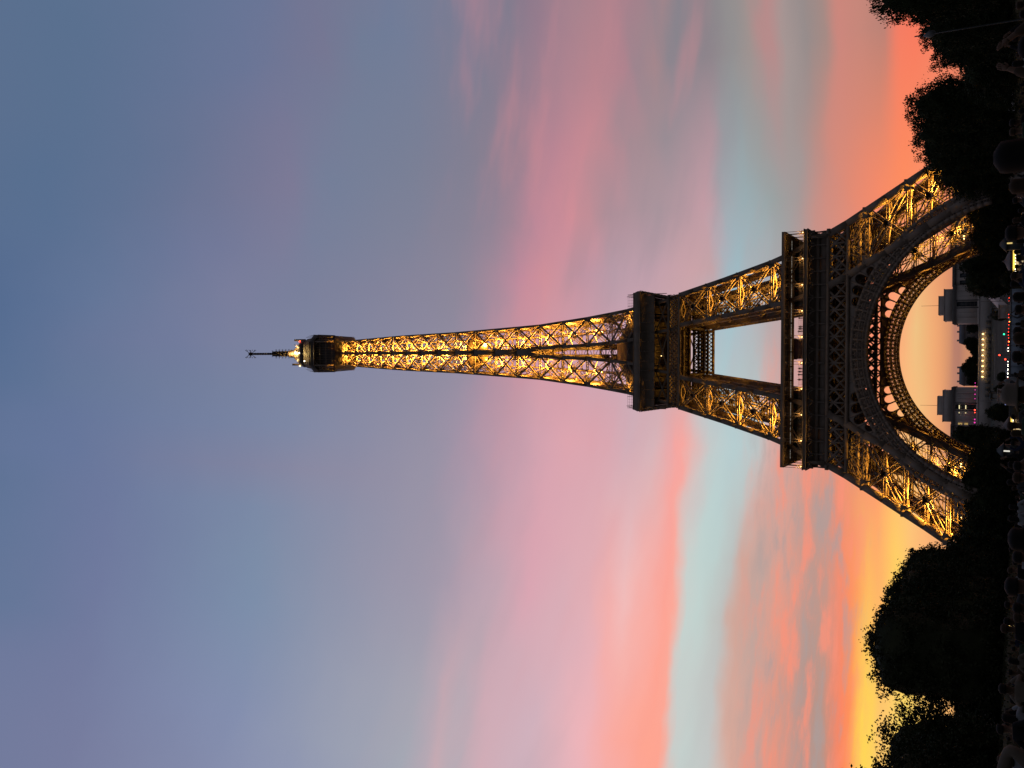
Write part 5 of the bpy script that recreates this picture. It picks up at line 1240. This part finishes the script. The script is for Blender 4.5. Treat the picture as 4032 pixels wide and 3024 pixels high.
one(3996, 1218, 22, 'photo', 'grey', 'navy', 0, False, 0, 'person in grey lifting a phone in front of the pale hoarding')
one(3988, 1170, 21, 'stand', 'black', 'black', 0, True, 0, 'person with long black hair just beside the end of the pale hoarding')
one(3988, 1880, 18, 'stand', 'white', 'blue', 1, False, 0, 'person in white top beside a purple glow, before the lower tower leg')
one(3990, 1835, 19, 'photo', 'grey', 'navy', 0, False, 0, 'person in grey photographing, next to the person in white top')
one(3996, 2142, 17, 'photo', 'white', 'navy', 2, True, 0, 'blond person in white holding a phone before the clipped trees')
one(3988, 2192, 16, 'stand', 'grey', 'black', 0, False, 0, 'person in pale grey top standing alone before the clipped trees')
one(3988, 2392, 18, 'hip', 'white', 'navy', 0, False, 1, 'person in white with hand on hip beside the person in dark red top')
one(3990, 2430, 20, 'photo', 'beige', 'navy', 1, False, 0, 'person in beige photographing next to the glowing orange lantern')
one(3972, 2120, 8.5, 'stand', 'black', 'black', 0, False, 1, 'person with dark close head in black, second closest to us, before the clipped trees')
one(3960, 920, 13, 'hip', 'grey', 'navy', 0, False, 0, 'person in grey with elbow out under the dark trees near the small yellow kiosk')
one(3975, 735, 14, 'photo', 'beige', 'navy', 1, True, 0, 'person in beige lifting a phone beside the big dark head')
rng = random.Random(21)
cl_ = ['black', 'black', 'navy', 'grey', 'brown', 'green', 'black', 'white', 'beige']
y = 25.0; cnt = 0
while y < 3010:
    d = rng.choice((24, 30, 36, 44, 56, 70)); h = rng.uniform(1.55, 1.8)
    if 1150 < y < 1470: d += 26
    x, yy, z = at(3990, y, d+rng.uniform(-2, 2))
    person(x, yy, h, rng.choice(('stand', 'stand', 'stand', 'photo', 'photo', 'hip', 'arms_up' if d > 24 else 'stand')), rng.choice(cl_), rng.choice(('navy', 'black', 'grey')), rng.choice((0, 0, 0, 1)), rng.random() < .4, rng.choice((0, 0, 1)),
           'person standing in the dark crowd along the foot of the scene, seen from behind', 'people in the dark crowd', rng.uniform(-.5, .5))
    y += rng.uniform(22, 52)
# visitors at the railing of the tower's first floor
for i, (x, dy) in enumerate(((9.6, 0), (7.0, .2), (6.4, .3), (5.6, 0), (-5.6, .1), (-6.6, 0), (-7.5, .4), (-9.0, .1))):
    r = person(x, -35.2+dy, 1.6+.05*(i % 4), 'stand' if i % 3 else 'photo', 'black', 'navy', 0, i % 2 == 0, 0, 'tiny dark visitor standing at the railing of the tower first floor', 'visitors on the tower first floor', math.pi)
    r.location.z = 58.3
# phones held up and small lights in the crowd
def phone(px, py, d, m, label, tilt=0.0):
    x, y, z = at(px, py, d); r = empty('phone', (x, y, z), tilt, label, 'phone')
    MB().box((0, 0, 0), (.075, .009, .15)).obj('case', IRON_DARK, r)
    MB().box((0, -.006, 0), (.066, .002, .138)).obj('screen', m, r)
scr = glow('phone_screen_blue', (.35, .4, .8), .5); scg = glow('phone_screen_orange', (1, .5, .1), 2.0); scp = glow('phone_screen_purple', (.6, .25, 1.0), 1.2); scw = glow('phone_screen_white', (.9, .92, 1), .8)
phone(3992, 758, 38, scw, 'small phone with dim white screen held beside the big dark head')
phone(4004, 2987, 26, scg, 'phone with orange screen held in the lower corner of the photo')
phone(4026, 1920, 40, scp, 'phone with purple screen held by the person in white top')
phone(3964, 1592, 44, scr, 'phone with blue screen beside the brimmed pale hat')
phone(4008, 905, 40, scr, 'phone with deep blue screen near the small yellow kiosk')
x, y, z = at(3982, 2467, 30); r = empty('lantern', (x, y, 0), 0, 'small glowing orange lantern on a thin stake in the crowd before the clipped trees', 'lantern')
MB().bar((0, 0, 0), (0, 0, z-.06), (0, 1, 0), .03).obj('stake', POLE, r); MB().lathe((0, 0, z), [(.03, -.05), (.05, -.02), (.05, .04), (.02, .06)], 10).obj('globe', glow('orange_lantern', (1, .62, .2), 7), r)
